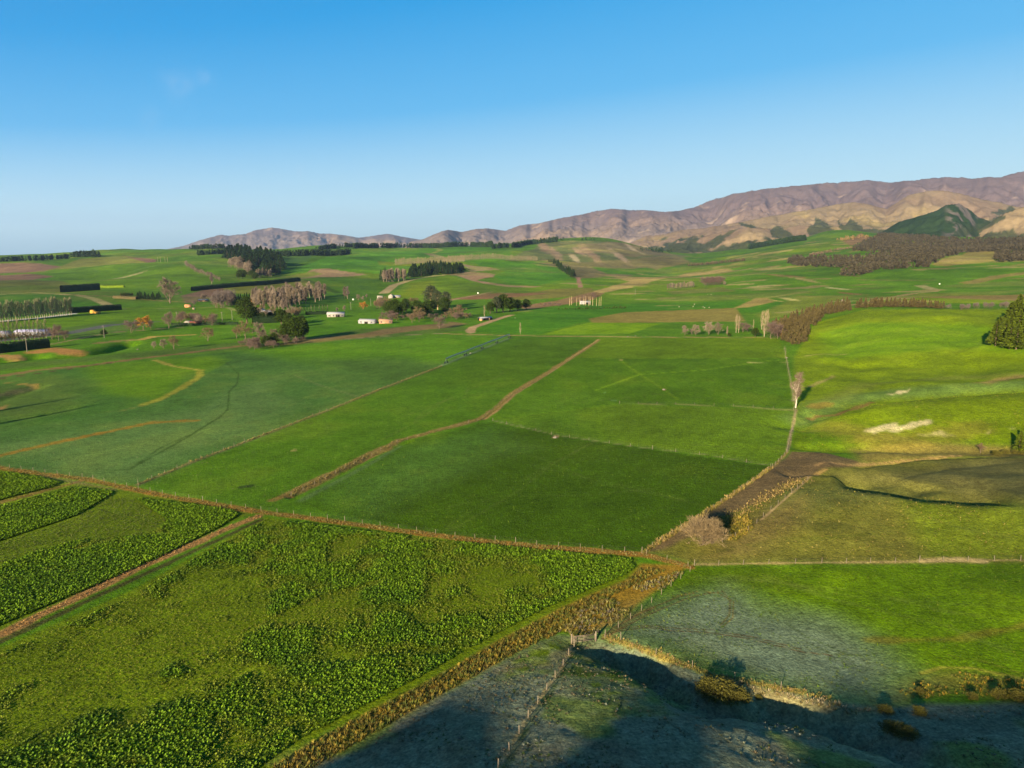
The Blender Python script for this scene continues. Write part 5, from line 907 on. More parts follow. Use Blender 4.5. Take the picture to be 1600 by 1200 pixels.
def bareBig(x, y):
    o = np.zeros(len(x))
    for c, (r_, a_) in zip(SP, SW): o += a_ * 1.25 * np.exp(-(((x - c[0]) ** 2 + (y - c[1]) ** 2) / r_ ** 2))
    return o * .8 - .05
kale(BIG, 11, 'big kale paddock, bright green with thin patches, filling the lower left', bareBig)
kale([(-160, 752), (0, 738), (60, 746), (96, 755), (80, 762), (0, 782), (-160, 830)], 12, 'small dense kale strip at the left edge, furthest back', lambda x, y: np.full(len(x), -.12))
kale([(-160, 836), (0, 792), (60, 776), (112, 762), (172, 768), (176, 772), (120, 806), (60, 826), (0, 846), (-160, 900)], 13, 'kale strip between the two dark ditches at the left edge', lambda x, y: np.full(len(x), -.16))
kale([(212, 780), (290, 788), (362, 798), (372, 806), (340, 826), (240, 876), (120, 928), (0, 978), (-160, 1048), (-160, 960), (0, 885), (60, 862), (110, 848), (160, 842), (230, 838), (262, 815)], 14, 'kale strip along the upper side of the brown track', lambda x, y: np.full(len(x), -.09))
q = scatter([(-100, 860), (0, 850), (110, 812), (170, 776), (210, 782), (260, 812), (230, 836), (110, 846), (0, 880), (-100, 920)], 2.2, 15); r_ = np.random.default_rng(3).random(len(q)); mass('thin_grass', M_leaf, TUFT, q, .18 + .14 * r_, C(98, 112, 48)[None] * (.8 + .4 * r_[:, None]), 'thin grey green regrowth on the grazed strip between kale', 'grass', 1.6)
def rank(poly, dens, hh, cols, label, seed, wide=1.5, thr=.0, name='rank_grass', ns=4):
    q = scatter(poly, dens, seed); m = fbm(q[:, 0], q[:, 1], ns, 3, seed + 70) > thr; q = q[m]; r = np.random.default_rng(seed); pick = r.integers(0, len(cols), len(q)); c = np.array([C(*z) for z in cols])[pick] * (.75 + .5 * r.random((len(q), 1)))
    return mass(name, M_dead, TUFT, q, r.uniform(hh[0], hh[1], len(q)), c, label, 'grass', wide)
O1 = [(144, 126, 44), (130, 120, 48), (104, 112, 40), (114, 102, 46), (90, 100, 42)]; O2 = [(146, 136, 70), (126, 116, 58), (158, 150, 86), (104, 112, 46)]
rank([(388, 1226), (480, 1166), (640, 1084), (780, 1004), (860, 962), (980, 908), (1002, 890), (1040, 892), (960, 930), (900, 962), (868, 992), (800, 1024), (700, 1080), (560, 1160), (440, 1230)], 9, (.12, .6), O1, 'orange gold rank grass band along the lower edge of the big kale paddock', 21)
rank([(868, 988), (905, 958), (965, 925), (1060, 893), (1070, 895), (1010, 940), (945, 990), (900, 998)], 6, (.2, .55), O2 + [(120, 112, 96)], 'tan rushes in the wet corner above the gully', 22, thr=.42)
def verge(px, half, dens, hh, cols, label, seed, off=0, wide=1.4):
    P = line(px, 20); seg = np.hypot(*np.diff(P, axis=0).T); cum = np.concatenate([[0], np.cumsum(seg)]); n = int(cum[-1] * half * 2 * dens); r = np.random.default_rng(seed); t = r.random(n) * cum[-1]; x = np.interp(t, cum, P[:, 0]); y = np.interp(t, cum, P[:, 1]); tx = np.interp(t + .5, cum, P[:, 0]) - np.interp(t - .5, cum, P[:, 0]); ty = np.interp(t + .5, cum, P[:, 1]) - np.interp(t - .5, cum, P[:, 1]); l = np.hypot(tx, ty) + 1e-6
    o = off + r.normal(size=n) * half * .55; q = np.stack([x + ty / l * o, y - tx / l * o], 1); c = np.array([C(*z) for z in cols])[r.integers(0, len(cols), n)] * (.75 + .5 * r.random((n, 1)))
    return mass('rank_grass', M_dead, TUFT, q, r.uniform(hh[0], hh[1], n), c, label, 'grass', wide)
verge([(-60, 722), (0, 732), (60, 741), (130, 749), (260, 776), (400, 800), (540, 818), (700, 840), (850, 856), (1005, 867), (1078, 887)], 1.0, 7, (.15, .35), O2 + [(150, 128, 60)], 'long orange grass under the fence between the kale and the green paddocks', 31)
verge([(0, 992), (60, 962), (130, 930), (210, 890), (280, 860), (350, 828), (405, 806)], 1.1, 2.5, (.15, .35), [(186, 150, 92), (160, 124, 74)], 'short dry grass along the brown track in the kale', 32)
verge([(450, 775), (480, 758), (530, 735), (570, 714), (625, 688), (700, 668), (750, 655), (775, 640), (800, 615), (860, 580), (935, 531)], 1.0, 4, (.15, .4), O2 + [(140, 116, 66)], 'tan rank grass along the ditch crossing the green paddocks', 33)
verge([(216, 757), (300, 722), (400, 684), (520, 638), (600, 606), (690, 572)], .6, 1.6, (.3, .6), O2, 'pale seeding grass under the long fence of the left paddock', 34)
verge([(1005, 864), (1060, 828), (1120, 790), (1206, 731)], .7, 4, (.35, .75), [(150, 136, 66), (122, 120, 52), (170, 150, 90)], 'grass under the fence beside the brown track', 35)
verge([(1085, 838), (1130, 815), (1170, 795), (1210, 770), (1255, 748)], 2.6, 4, (.18, .45), [(150, 132, 70), (128, 122, 56), (110, 100, 60), (180, 156, 98)], 'scrubby grass on the bank of the brown track', 36)
rank([(1130, 812), (1170, 806), (1178, 826), (1150, 846), (1120, 842)], 4, (.3, .7), [(140, 130, 44), (160, 140, 60), (104, 104, 40)], 'yellow green rush patch right of the willow', 37)
verge([(945, 995), (1000, 1013), (1060, 1036), (1120, 1057), (1250, 1082), (1310, 1096)], 1.0, 6, (.15, .38), [(150, 140, 70), (176, 150, 96), (120, 126, 60)], 'dry grass along the edge between the frosted paddock and the gully', 38)
q = scatter([(430, 1235), (560, 1168), (700, 1090), (800, 1030), (865, 996), (940, 1004), (1090, 1060), (1200, 1090), (1370, 1115), (1520, 1104), (1700, 1100), (1750, 1230), (1100, 1260)], 1.9, 41); x, y = q.T; m = (fbm(x, y, 4, 3, 63) > .5); q = q[m]; r = np.random.default_rng(5); pal = np.array([C(118, 124, 98), C(100, 108, 70), C(118, 108, 76), C(84, 98, 52), C(132, 138, 116)]); cl = fbm(q[:, 0], q[:, 1], 12, 3, 64)
pk = np.clip((cl * 9 - 2.2 + r.normal(size=len(q)) * .9).astype(int), 0, 4); mass('frosted_tussock', M_dead, TUFT, q, r.uniform(.07, .2, len(q)), pal[pk] * (.7 + .5 * r.random((len(q), 1))), 'frosted grey green tussock covering the knoll at the bottom', 'tussock', 3.2)
rank([(1120, 1058), (1300, 1098), (1370, 1108), (1345, 1120), (1200, 1094)], 3, (.2, .5), [(170, 158, 120), (140, 130, 80)], 'pale dry grass on the bank below the frosted paddock', 42); rank([(1380, 1100), (1420, 1070), (1500, 1052), (1620, 1066), (1620, 1098), (1500, 1084)], 4, (.15, .42), [(140, 136, 40), (168, 140, 48), (104, 104, 44)], 'olive and gold rough grass under the curved tyre marks', 43, thr=.48)

SMALL = [tuft(s_ + 50, 4, .8) for s_ in range(5)]
def clumps(poly, dens, hh, cols, label, seed, ns=9, thr=.45):
    q = scatter(poly, dens, seed); r = np.random.default_rng(seed); q = q[fbm(q[:, 0], q[:, 1], ns, 3, seed + 70) + (r.random(len(q)) - .5) * .3 > thr]; c = np.array([C(*z) for z in cols])[r.integers(0, len(cols), len(q))] * (.75 + .5 * r.random((len(q), 1)))
    return mass('pasture_clumps', M_dead, SMALL, q, r.uniform(hh[0], hh[1], len(q)) * (.6 + .8 * r.random(len(q)) ** 3), c, label, 'grass', 2.6)
clumps([(1090, 892), (1400, 886), (1640, 884), (1640, 1060), (1500, 1044), (1430, 1046), (1370, 1092), (1250, 1072), (1110, 1040), (965, 995), (1030, 940)], 3.0, (.08, .2), [(70, 116, 16), (92, 130, 24), (60, 98, 24), (120, 134, 40), (84, 110, 60)], 'uneven grass clumps of the bright paddock at lower right', 51)
clumps([(700, 835), (480, 800), (560, 730), (760, 672), (900, 690), (1195, 732), (1105, 797), (1003, 860)], 1.3, (.12, .26), [(46, 92, 16), (62, 106, 22), (40, 80, 20), (96, 118, 44)], 'uneven grass clumps of the dark green paddock', 52)
clumps([(1090, 878), (1120, 855), (1200, 815), (1270, 760), (1420, 775), (1640, 790), (1640, 872), (1400, 876)], 1.8, (.1, .28), [(120, 122, 40), (140, 132, 52), (104, 112, 34), (160, 148, 74), (92, 100, 36)], 'rough grass clumps of the olive paddock', 53)
clumps([(430, 790), (230, 755), (300, 725), (520, 642), (640, 640), (640, 684), (560, 722)], 1.0, (.12, .25), [(66, 106, 34), (84, 116, 50), (54, 92, 30), (110, 122, 60)], 'grass clumps of the middle green paddock', 54)
clumps([(0, 726), (0, 690), (240, 668), (460, 610), (500, 640), (300, 718), (215, 752)], .8, (.12, .25), [(82, 110, 66), (100, 120, 80), (66, 96, 52), (120, 128, 80)], 'frosted grass clumps of the left paddock', 55)
clumps([(1255, 700), (1250, 650), (1300, 630), (1500, 615), (1640, 610), (1640, 700), (1480, 704), (1350, 708)], .9, (.12, .35), [(120, 140, 30), (96, 124, 30), (150, 146, 50), (80, 110, 30)], 'hummocky grass clumps of the terrace foot', 56)
# ------------------------------------------------------------------ hedges, fences, buildings, irrigator, stock
def plain(name, c, rough_=.6, lo=.85, hi=1.15, sc_=1.5, metal=0):
    def f(t, b):
        v = t.nodes.new('ShaderNodeRGB'); v.outputs[0].default_value = (*[float(z) for z in c], 1); t.links.new(mulr(t, v.outputs[0], nz(t, sc_, 4).outputs[0], lo, hi), b.inputs['Base Color']); b.inputs['Roughness'].default_value = rough_; b.inputs['Metallic'].default_value = metal
    return node_mat(name, f)
MW = plain('white_painted_boards', C(158, 155, 142)); MR = plain('grey_roof_iron', C(150, 154, 160), .4); MRW = plain('pale_roof_iron', C(170, 172, 170), .5); MRR = plain('rusty_roof_iron', C(132, 84, 66)); MDK = plain('dark_opening', C(38, 36, 34)); MWD = plain('weathered_timber', C(136, 126, 106), .9, .7, 1.2, 3); MGL = plain('window_glass', C(60, 74, 90), .15); MWIRE = plain('fence_wire', C(110, 108, 100), .6); MST = plain('galvanised_steel', C(150, 158, 162), .35, .85, 1.15, 2, .6)
MHAY = plain('hay', C(206, 160, 70), .9, .7, 1.2, 3); MCONC = plain('concrete', C(132, 128, 112), .9); MWOOL = plain('wool', C(226, 214, 184), .9); MTAN = plain('tan_boards', C(176, 140, 110)); MORC = plain('orange_boards', C(214, 150, 104)); MTYRE = plain('rubber', C(40, 40, 40)); MBALE = plain('pale_wrap', C(214, 224, 210), .4)
def box(x0, x1, y0, y1, z0, z1):
    V = np.array([[x, y, z] for z in (z0, z1) for y in (y0, y1) for x in (x0, x1)], float); return V, np.array([[0, 2, 3, 1], [4, 5, 7, 6], [0, 1, 5, 4], [2, 6, 7, 3], [0, 4, 6, 2], [1, 3, 7, 5]])
def jm(name, shapes, mat, parent=None):
    V = []; Fc = []; o = 0
    for v, f in shapes: V.append(v); Fc.append(f + o); o += len(v)
    m = new_mesh(name, np.vstack(V), np.vstack(Fc)); return link(name, m, mat, parent)
def hedge(p0, p1, hp, wd, label, c=DK, name='hedge'):
    """dense clipped shelter hedge: foliage over a solid ragged core, on its row of stems"""
    P = line([p0, p1], 12); a, b = np.array(G(*p0)), np.array(G(*p1)); L_ = math.hypot(*(b - a)); mid = (a + b) / 2; hm = pxh(*mid, hp); u = (b - a) / L_; nv = np.array([u[1], -u[0]]); rng = np.random.default_rng(int(L_)); ns = max(8, int(L_ / 3)); V = []; Fc = []
    prof = [(-.5, 0), (-.52, .5), (-.44, .92), (0, 1), (.44, .92), (.52, .5), (.5, 0)]
    for i in range(ns + 1):
        c_ = a + (b - a) * i / ns; z = gz(*c_)
        for k, (q0, q1) in enumerate(prof): j = rng.normal() * .04; p = c_ + nv * (q0 * wd * (1 + j)); V.append([p[0], p[1], z - .3 + q1 * hm * (1 + rng.normal() * .07)])
    n = len(prof)
    for i in range(ns):
        for k in range(n - 1): Fc.append([i * n + k, (i + 1) * n + k, (i + 1) * n + k + 1, i * n + k + 1])
    o = empty(name, (0, 0, 0)); tag(o, label, 'hedge'); m = new_mesh('foliage', np.array(V), np.array(Fc)); set_col(m, np.tile(c, (len(V), 1)) * (1 + (rng.random((len(V), 1)) - .5) * .4)); link('foliage', m, M_leaf, o)
    k = int(min(9000, L_ * hm * 3)); t = rng.random(k); s_ = rng.choice([-1, 1], k); hz = rng.random(k); top = rng.random(k) < .3; c0 = a[None] + (b - a)[None] * t[:, None] + nv[None] * (np.where(top, rng.uniform(-.45, .45, k), s_ * .52) * wd)[:, None]; z = Hf(c0[:, 0], c0[:, 1]) + np.where(top, hm, hz * hm)
    D_ = rng.normal(size=(k, 3)); v, f = cards(np.column_stack([c0, z]), D_, .9, .45, rng); m = new_mesh('leaf_sprays', v, f); set_col(m, tonev(k, c, rng, .35)); link('leaf_sprays', m, M_leaf, o); return o
hedge((96, 457), (155, 453), 9, 6, 'tall clipped dark hedge, rectangular, alone on the left hillside'); hedge((111, 489.5), (188, 484), 7.5, 5, 'dark clipped hedge right of the tight poplar row'); hedge((300, 455), (400, 446), 6, 6, 'dark hedge below the diagonal hedgerow, left half'); hedge((400, 446), (468, 439.5), 6, 6, 'dark hedge with rounded right end above the olive paddock')
hedge((-40, 556), (76, 543), 12, 4, 'dark hedge under the spaced poplars beside the sealed road'); hedge((268, 509), (372, 507), 4, 3, 'low dark garden hedge in front of the red roofed house'); hedge((156, 449), (194, 449), 3, 2.5, 'thin olive hedge right of the rectangular dark hedge', C(92, 112, 40)); hedge((178, 466), (214, 468), 4, 4, 'brown green hedge stub on the left hillside track', C(90, 84, 50))
hedge((395, 506), (432, 504), 10, 4, 'dark garden hedge before the farmhouse lawn'); hedge((478, 492), (512, 491), 5, 3, 'short dark hedge left of the white barn')
def fence(px, step_, label, hpost=1.1, wires=True, rad=.05, cmat=MWD, mx=100):
    P = line(px, 20); seg = np.hypot(*np.diff(P, axis=0).T); cum = np.concatenate([[0], np.cumsum(seg)]); n = max(2, min(mx, int(cum[-1] / step_))); o = empty('fence', (P[0][0], P[0][1], gz(*P[0]))); tag(o, label, 'fence')
    v, f = tube([np.array([0, 0, -.3]), np.array([0, 0, hpost])], [rad, rad * .92], 6); top = np.array([[6, 7, 8, 9], [9, 10, 11, 6]]); pm = new_mesh('post', v, np.vstack([f, top])); pm.materials.append(cmat); pts = []
    for i in range(n + 1):
        t = cum[-1] * i / n; x = float(np.interp(t, cum, P[:, 0])); y = float(np.interp(t, cum, P[:, 1])); z = gz(x, y); pts.append((x, y, z)); p = bpy.data.objects.new('post', pm); COL.objects.link(p); p.parent = o; p.location = (x - o.location.x, y - o.location.y, z - o.location.z); s_ = 1.25 if i % 9 == 0 else 1; p.scale = (s_, s_, s_); p.rotation_euler = (random.uniform(-.05, .05), random.uniform(-.05, .05), 0)
    if wires:
        sh = []
        for k in range(4):
            z = .3 + .27 * k; path = [np.array([a, b, c + z]) - np.array(o.location) for a, b, c in pts]; sh.append(tube(path, [.004] * len(path), 3))
        jm('wire', sh, MWIRE, o)
    return o
fence([(1085, 884), (1200, 881.5), (1300, 880), (1400, 879), (1500, 877), (1640, 875)], 4.6, 'long post and wire fence between the olive paddock and the bright green one, right')
fence([(-20, 727), (130, 746), (260, 773), (400, 797), (540, 815), (700, 837), (850, 853), (1005, 864), (1075, 885)], 4.5, 'fence along the orange grass between kale and green paddocks')
fence([(1003, 864), (1060, 829), (1120, 791), (1206, 731), (1230, 707)], 4.2, 'fence beside the brown track on the dark green paddock'); fence([(1229, 707), (1238, 670), (1243, 642)], 4.5, 'short fence running up to the white trunked tree', cmat=MWD); fence([(1242, 630), (1232, 580), (1226, 545)], 6, 'fence beyond the white trunked tree up to the larch strip')
fence([(897, 1010), (880, 1040), (855, 1077), (825, 1122), (805, 1157), (778, 1203)], 3.6, 'fence running down the near side of the knoll', 1.1, True, .065); fence([(945, 996), (975, 975), (1010, 948), (1050, 915), (1078, 893)], 3.6, 'fence along the left edge of the frosted paddock')
fence([(970, 1000), (1040, 1028), (1120, 1056), (1220, 1076)], 6, 'sparse fence along the gully side of the frosted paddock'); fence([(216, 757), (300, 722), (400, 684), (520, 638), (600, 606), (690, 572)], 5, 'long fence across the left frosty paddock'); fence([(455, 776), (530, 737), (625, 690), (750, 657), (800, 617), (860, 582), (935, 532)], 5, 'fence following the tan ditch across the paddocks')
fence([(770, 658), (870, 681), (1000, 700), (1100, 711), (1204, 729)], 7, 'faint fence between the pale and the dark green paddock'); fence([(968, 631), (1060, 632), (1150, 635), (1240, 641)], 7, 'faint fence crossing right to the white trunked tree'); fence([(545, 531), (690, 523), (850, 526), (1050, 528), (1210, 529)], 8, 'far paddock fence along the tan verge'); fence([(1355, 484), (1450, 484), (1560, 484)], 6, 'fence on the terrace crest')
fence([(1095, 842), (1130, 848), (1175, 826), (1195, 805), (1240, 768), (1262, 750)], 4.5, 'old fence round the willow corner of the olive paddock')
# gate by the churned crossing on the knoll
gx, gy = G(912, 1004); g = empty('gate', (gx, gy, gz(gx, gy)), R(12)); tag(g, 'pale timber gate by the muddy crossing at the head of the gully', 'gate')
jm('gate_frame', [box(-1.8, 1.8, -.03, .03, z, z + .07) for z in (.25, .5, .75, 1.0, 1.2)] + [box(x, x + .07, -.045, .045, .2, 1.3) for x in (-1.8, 0, 1.73)], MWD, g); jm('post', [box(-2.1, -1.88, -.1, .1, -.2, 1.7)], MWD, g); jm('post', [box(1.88, 2.1, -.1, .1, -.2, 1.7)], MWD, g)
def gable(W_, D_, hw, hr, ov=.4):
    """roof sheet over a W x D box; ridge along x"""
    V = np.array([[-W_ / 2 - ov, -D_ / 2 - ov, hw - .12], [W_ / 2 + ov, -D_ / 2 - ov, hw - .12], [W_ / 2 + ov, 0, hr], [-W_ / 2 - ov, 0, hr], [-W_ / 2 - ov, D_ / 2 + ov, hw - .12], [W_ / 2 + ov, D_ / 2 + ov, hw - .12]], float); V2 = V + np.array([0, 0, .15])
    return np.vstack([V, V2]), np.array([[0, 3, 2, 1], [3, 4, 5, 2], [6, 7, 8, 9], [9, 8, 11, 10], [0, 1, 7, 6], [4, 10, 11, 5], [0, 6, 9, 3], [3, 9, 10, 4], [1, 2, 8, 7], [2, 5, 11, 8]])
def wallbox(W_, D_, hw, hr):
    v, f = box(-W_ / 2, W_ / 2, -D_ / 2, D_ / 2, -1, hw); g_ = []
    for sx_ in (-1, 1): x = sx_ * W_ / 2; g_.append((np.array([[x, -D_ / 2, hw], [x, D_ / 2, hw], [x, .01, hr - .02], [x, -.01, hr - .02]]), np.array([[0, 1, 2, 3]])))
    return [(v, f)] + g_
def house(px, py, W_, D_, hw, hr, rz, wm, rm, label, name='farm_house', cat='house', nwin=3, door=True, chimney=False, openf=False, extra=None):
    x, y = G(px, py); z = gz(x, y); hw *= .72; hr *= .72; W_ *= .85; D_ *= .85; o = empty(name, (x, y, z), R(rz)); tag(o, label, cat); jm('wall', wallbox(W_, D_, hw, hr), wm, o); rf = jm('roof', [gable(W_, D_, hw, hr)], rm, o)
    if chimney: jm('chimney', [box(W_ * .2, W_ * .2 + .7, -.35, .35, hw, hr + .9)], MTAN, rf)
    fy = -D_ / 2
    for i in range(nwin):
        cx = -W_ / 2 + W_ * (i + .5) / nwin
        if door and i == nwin // 2: continue
        wn = jm('window', [box(cx - .75, cx + .75, fy - .06, fy - .01, .9, 2.1)], MW, o); jm('pane', [box(cx - .65, cx + .65, fy - .09, fy - .065, 1.0, 2.0)], MGL, wn)
    if door: cx = -W_ / 2 + W_ * (nwin // 2 + .5) / max(1, nwin); w_ = .5 if not openf else W_ * .12; jm('door', [box(cx - w_, cx + w_, fy - .07, fy - .01, 0, 2.1 if not openf else hw * .85)], MDK if openf else MTAN, o)
    if openf:
        for i in range(1, 5): cx = -W_ / 2 + W_ * i / 5; jm('bay_post', [box(cx - .12, cx + .12, fy - .25, fy - .08, 0, hw - .1)], MWD, o)
    return o
house(525, 495, 20, 9, 4.2, 6.8, 8, MW, MRW, 'long white walled barn with pale roof, left of the tunnel roofed shed', 'barn', 'barn', 4, True, False, True)
house(575, 505, 18, 10, 3, 5.4, -12, MRW, MRW, 'low silvery shed with white door beside the brown barn', 'shed', 'shed', 3, True, False, True); house(603, 505, 14, 9, 3.2, 5.4, 6, MTAN, MTAN, 'pinkish brown barn right of the silvery shed', 'barn', 'barn', 3)
house(594, 466, 10, 6, 4.4, 5.4, 4, MW, MW, 'small plain white shed on the valley road', 'shed', 'shed', 2); house(611, 466, 7, 8, 5, 8.5, 82, MW, MW, 'white gabled cottage by the curved road', chimney=True, nwin=3); house(620, 465, 13, 8, 3, 5.2, 4, MW, MR, 'low grey roofed wing right of the white cottage')
house(406, 489, 10, 9, 4.2, 7.5, 70, MW, MW, 'white gabled farmhouse end beside the very tall evergreen', chimney=True); house(418, 490, 15, 9, 3, 5.2, 2, MW, MR, 'grey roofed farmhouse with long verandah behind the garden trees', chimney=True, nwin=5)
house(52, 524, 26, 12, 4.6, 6.6, 14, MRW, plain('blue_grey_roof', C(176, 178, 208), .4), 'long pale lilac roofed shed behind the spaced poplars', 'shed', 'shed', 5); house(4, 526, 12, 9, 4, 6, 14, MRW, plain('lilac_roof', C(186, 184, 206), .4), 'short pale roofed shed at the left edge behind the poplars', 'shed', 'shed', 3); house(34, 523, 7, 6, 3, 4.8, 20, MORC, MRW, 'small cream hut between the two pale sheds', 'hut', 'hut', 2)
house(295, 508, 9, 7, 3, 5.4, 78, MW, MW, 'white gabled end of the red roofed house', nwin=2, chimney=False); house(304, 508, 13, 8, 2.8, 4.9, 5, MTAN, MRR, 'low house with rusty red roof behind the dark hedge', chimney=True, nwin=4)
house(294, 480, 8, 6, 3, 4.6, 10, MORC, MORC, 'small orange hut with grey tree beside it', 'hut', 'hut', 2); house(318, 471, 15, 7, 3, 4.4, 4, MTAN, MRW, 'distant shed with white roof below the brown field', 'shed', 'shed', 3); house(386, 477, 6, 5, 3, 4.6, 12, MORC, MW, 'tiny cream hut above the drive', 'hut', 'hut', 1)
house(633, 479, 9, 7, 3.4, 5.4, 5, MTAN, MRW, 'white roof showing between the dark evergreens', nwin=2); house(758, 500, 16, 6, 3.2, 4.2, 38, MDK, MR, 'grey roofed open shed on the roadside bank', 'shed', 'shed', 2); house(914, 475, 16, 8, 3.6, 5.6, 5, MRW, MRW, 'white farm shed behind the golden stems', 'shed', 'shed', 4, openf=True)
house(752, 501, 3.4, 3.4, 2.2, 3.0, 30, MORC, MW, 'small cream pump hut at the near end of the roadside shed', 'hut', 'hut', 1); house(1317, 471, 3.4, 3, 2.2, 3, 10, MWD, MW, 'tiny pale hut on the right hand flats', 'hut', 'hut', 1); house(303, 483.5, 3, 3, 2, 2.6, 10, MWD, MW, 'tiny shelter beside the orange hut', 'hut', 'hut', 1)
def lathe(prof, n=20):
    V = []; Fc = []
    for r_, z in prof:
        for k in range(n): a = 2 * math.pi * k / n; V.append([r_ * math.cos(a), r_ * math.sin(a), z])
    for i in range(len(prof) - 1):
        for k in range(n): Fc.append([i * n + k, i * n + (k + 1) % n, (i + 1) * n + (k + 1) % n, (i + 1) * n + k])
    return np.array(V), np.array(Fc)
def item(name, px, py, shapes, mat, label, cat, rz=0, sc_=1.0, group=None):
    x, y = G(px, py); o = jm(name, shapes, mat); o.location = (x, y, gz(x, y)); o.rotation_euler = (0, 0, R(rz)); o.scale = (sc_,) * 3; tag(o, label, cat, group); return o
TANK = [lathe([(.01, -.2), (1.7, -.2), (1.75, 2.2), (1.5, 2.6), (.5, 2.9), (.01, 2.95)])]; item('water_tank', 747, 459, TANK, MBALE, 'round pale water tank beside the tan bank', 'tank', sc_=.8); item('water_tank', 1468, 444.5, TANK, MBALE, 'white tank on the right hand slope', 'tank', sc_=.6); item('water_tank', 552, 469, TANK, MBALE, 'small white tank near the pair of pink poplars', 'tank', sc_=.8)
TR = [lathe([(.01, .1), (1.05, .1), (1.1, .6), (1.25, .6), (1.25, -.1), (1.3, -.15)], 16)]
for px, py, lb in ((867, 684, 'on the edge between the pale and dark green paddocks'), (1037, 609, 'in the middle of the far green paddock'), (981, 526, 'left of the pair on the far tan verge'), (993, 525, 'right of the pair on the far tan verge'), (215, 546, 'on the frosty river terrace'), (1229, 559, 'beside the larch strip corner'), (178, 485, 'below the left hedge'), (805, 497, 'right of the road bend'), (735, 552, 'beside the irrigator joint')): item('water_trough', px, py, TR, MCONC, 'round concrete water trough ' + lb, 'trough', sc_=.5)
HB_ = [box(-1.2, 1.2, -1.2, 1.2, 0, 1.2), box(-2.6, 2.6, -1.25, 1.25, -.1, .01)]
item('hay_stack', 149, 489.5, [box(-4.6, -.1, -2, 2, 0, 2.6), box(.1, 4.6, -2, 2, 0, 1.9), box(-4.4, -.6, -1.9, 1.9, 2.65, 3.6)], MHAY, 'stepped golden hay stack in front of the left clipped hedge', 'hay stack', 6)
# irrigator
a = np.array(G(697, 567.5)); b = np.array(G(796, 528)); L_ = math.hypot(*(b - a)); irr = empty('irrigator', (a[0], a[1], gz(*a)), math.atan2(b[1] - a[1], b[0] - a[0])); tag(irr, 'long galvanised wheeled irrigator lying across the left green paddock', 'irrigator')
nsp = 4; sp_ = L_ / nsp
for i in range(nsp):
    x0 = i * sp_; pts = [np.array([x0 + sp_ * t, 0, 2.7 + .2 * math.sin(math.pi * t)]) for t in np.linspace(0, 1, 9)]; jm('pipe_span', [tube(pts, [.3] * 9, 8)], MST, irr); lo = [np.array([x0 + sp_ * t, s_, 2.1 + .2 * math.sin(math.pi * t)]) for s_ in (-.8, .8) for t in np.linspace(.04, .96, 9)]; sh = [tube(lo[:9], [.06] * 9, 4), tube(lo[9:], [.06] * 9, 4)]
    for k in range(9):
        for s_ in (0, 9): sh.append(tube([lo[k + s_], pts[k]], [.05, .05], 4))
        if k < 8: sh.append(tube([lo[k], lo[k + 10 - 0]], [.04, .04], 4))
    jm('truss', sh, MST, irr)
for i in range(nsp + 1):
    x0 = i * sp_; t_ = jm('tower', [tube([np.array([x0 - 1.9, 0, .6]), np.array([x0, 0, 2.8])], [.09, .07], 5), tube([np.array([x0 + 1.9, 0, .6]), np.array([x0, 0, 2.8])], [.09, .07], 5), box(x0 - 2, x0 + 2, -.12, .12, .5, .75)], MST, irr)
    for s_ in (-1.9, 1.9):
        w_ = lathe([(.3, -.16), (.62, -.18), (.66, 0), (.62, .18), (.3, .16)], 14); v = w_[0][:, [0, 2, 1]] + np.array([x0 + s_, 0, .62]); jm('wheel', [(v, w_[1])], MTYRE, t_)
# power poles
v, f = tube([np.array([0, 0, -.5]), np.array([0, 0, 9.5])], [.22, .16], 7); pmesh = None
for px, py, lb in ((42.5, 550, 'beside the sealed road below the dark hedge'), (277, 503, 'at the left corner of the garden hedge'), (347.5, 503, 'left'), (363, 500, 'in front of the very tall evergreen, left of it'), (548.5, 485, 'behind the white barn'), (579.5, 478, 'right of the orange willow'), (703.5, 468, 'right behind the eucalypts'), (992.5, 461, 'alone on the green flats'), (452, 512, 'amid the river evergreens'), (163, 528, 'beside the road bend')):
    x, y = G(px, py); o = empty('power_pole', (x, y, gz(x, y)), R(20)); tag(o, 'pale power pole ' + (lb if lb != 'left' else 'between the hedge and the drive'), 'power pole')
    jm('pole', [(v, f)], MCONC, o); jm('crossarm', [box(-1.1, 1.1, -.08, .08, 8.8, 9.0)], MWD, o)
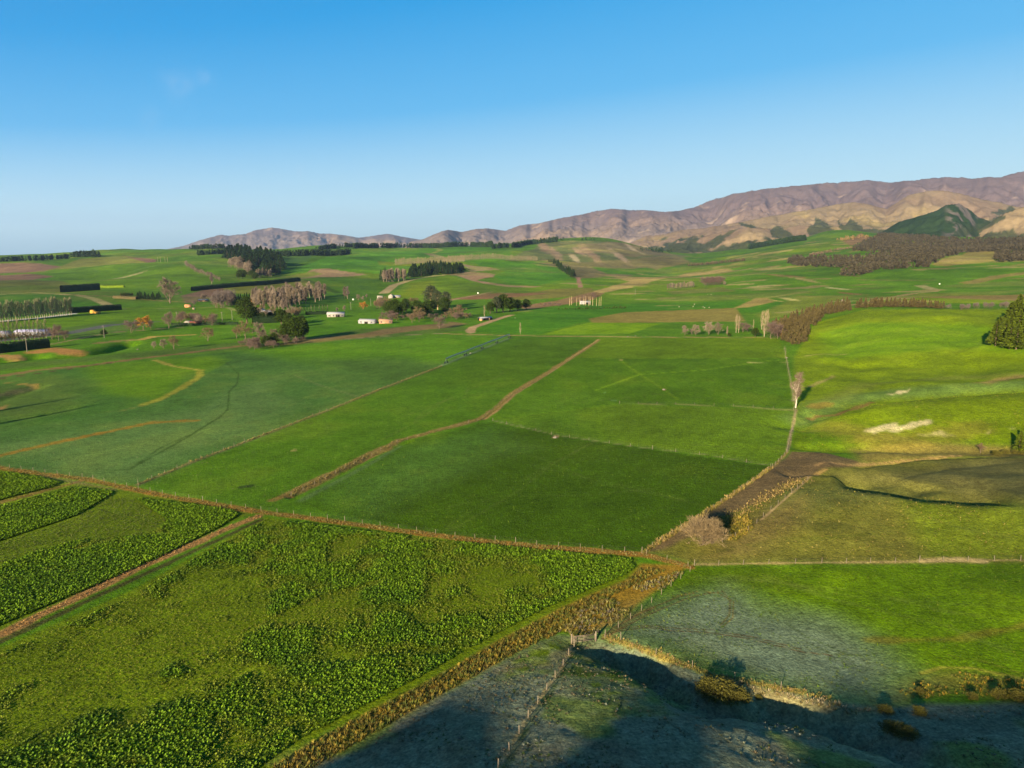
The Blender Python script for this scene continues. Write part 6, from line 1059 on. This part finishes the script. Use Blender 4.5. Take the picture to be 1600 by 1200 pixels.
# sheep
def sheep_mesh():
    V = []; Fc = []; prof = [(-.62, .05, .72), (-.55, .26, .72), (-.3, .34, .72), (0, .36, .7), (.3, .33, .74), (.5, .22, .82), (.62, .16, .92), (.72, .13, .96), (.85, .10, .9), (.93, .04, .86)]; n = 10
    for x, r_, z in prof:
        for k in range(n): a = 2 * math.pi * k / n; V.append([x, r_ * .85 * math.cos(a), z + r_ * math.sin(a)])
    for i in range(len(prof) - 1):
        for k in range(n): Fc.append([i * n + k, i * n + (k + 1) % n, (i + 1) * n + (k + 1) % n, (i + 1) * n + k])
    sh = [(np.array(V), np.array(Fc))]
    for x in (-.42, .36):
        for y in (-.16, .16): sh.append(tube([np.array([x, y, .62]), np.array([x + .03, y, .32]), np.array([x, y, -.02])], [.08, .05, .04], 5))
    for y in (-.1, .1): sh.append(tube([np.array([.7, y, 1.02]), np.array([.66, y * 2, 1.03])], [.04, .015], 4))
    return sh
first = None
for px, py in ((1061, 480), (1083, 479.5), (1098.5, 480), (1101, 481.5), (1106, 461), (1111, 460.5), (1085, 476), (1108, 481)):
    x, y = G(px, py)
    if first is None: o = jm('sheep', sheep_mesh(), MWOOL); first = o
    else: o = first.copy(); COL.objects.link(o)
    o.location = (x, y, gz(x, y)); o.rotation_euler = (0, 0, random.random() * 6.28); o.scale = (.8,) * 3; tag(o, 'cream sheep grazing in the open, one of a few scattered pale dots', 'sheep', 'scattered sheep on the flats')
# ------------------------------------------------------------------ the air
hz = new_mesh('haze', *box(-26000, 26000, -6000, 27000, -460, 1420)); hm = bpy.data.materials.new('air'); hm.use_nodes = True; t = hm.node_tree; t.nodes.clear(); oo = t.nodes.new('ShaderNodeOutputMaterial'); pv = t.nodes.new('ShaderNodeVolumePrincipled'); pv.inputs['Density'].default_value = HAZE; pv.inputs['Color'].default_value = (.55, .74, 1, 1); pv.inputs['Anisotropy'].default_value = .3; t.links.new(pv.outputs[0], oo.inputs['Volume'])
ho = link('haze', hz, hm); tag(ho, 'thin blue air haze over the whole valley and mountains', 'haze', kind='stuff')
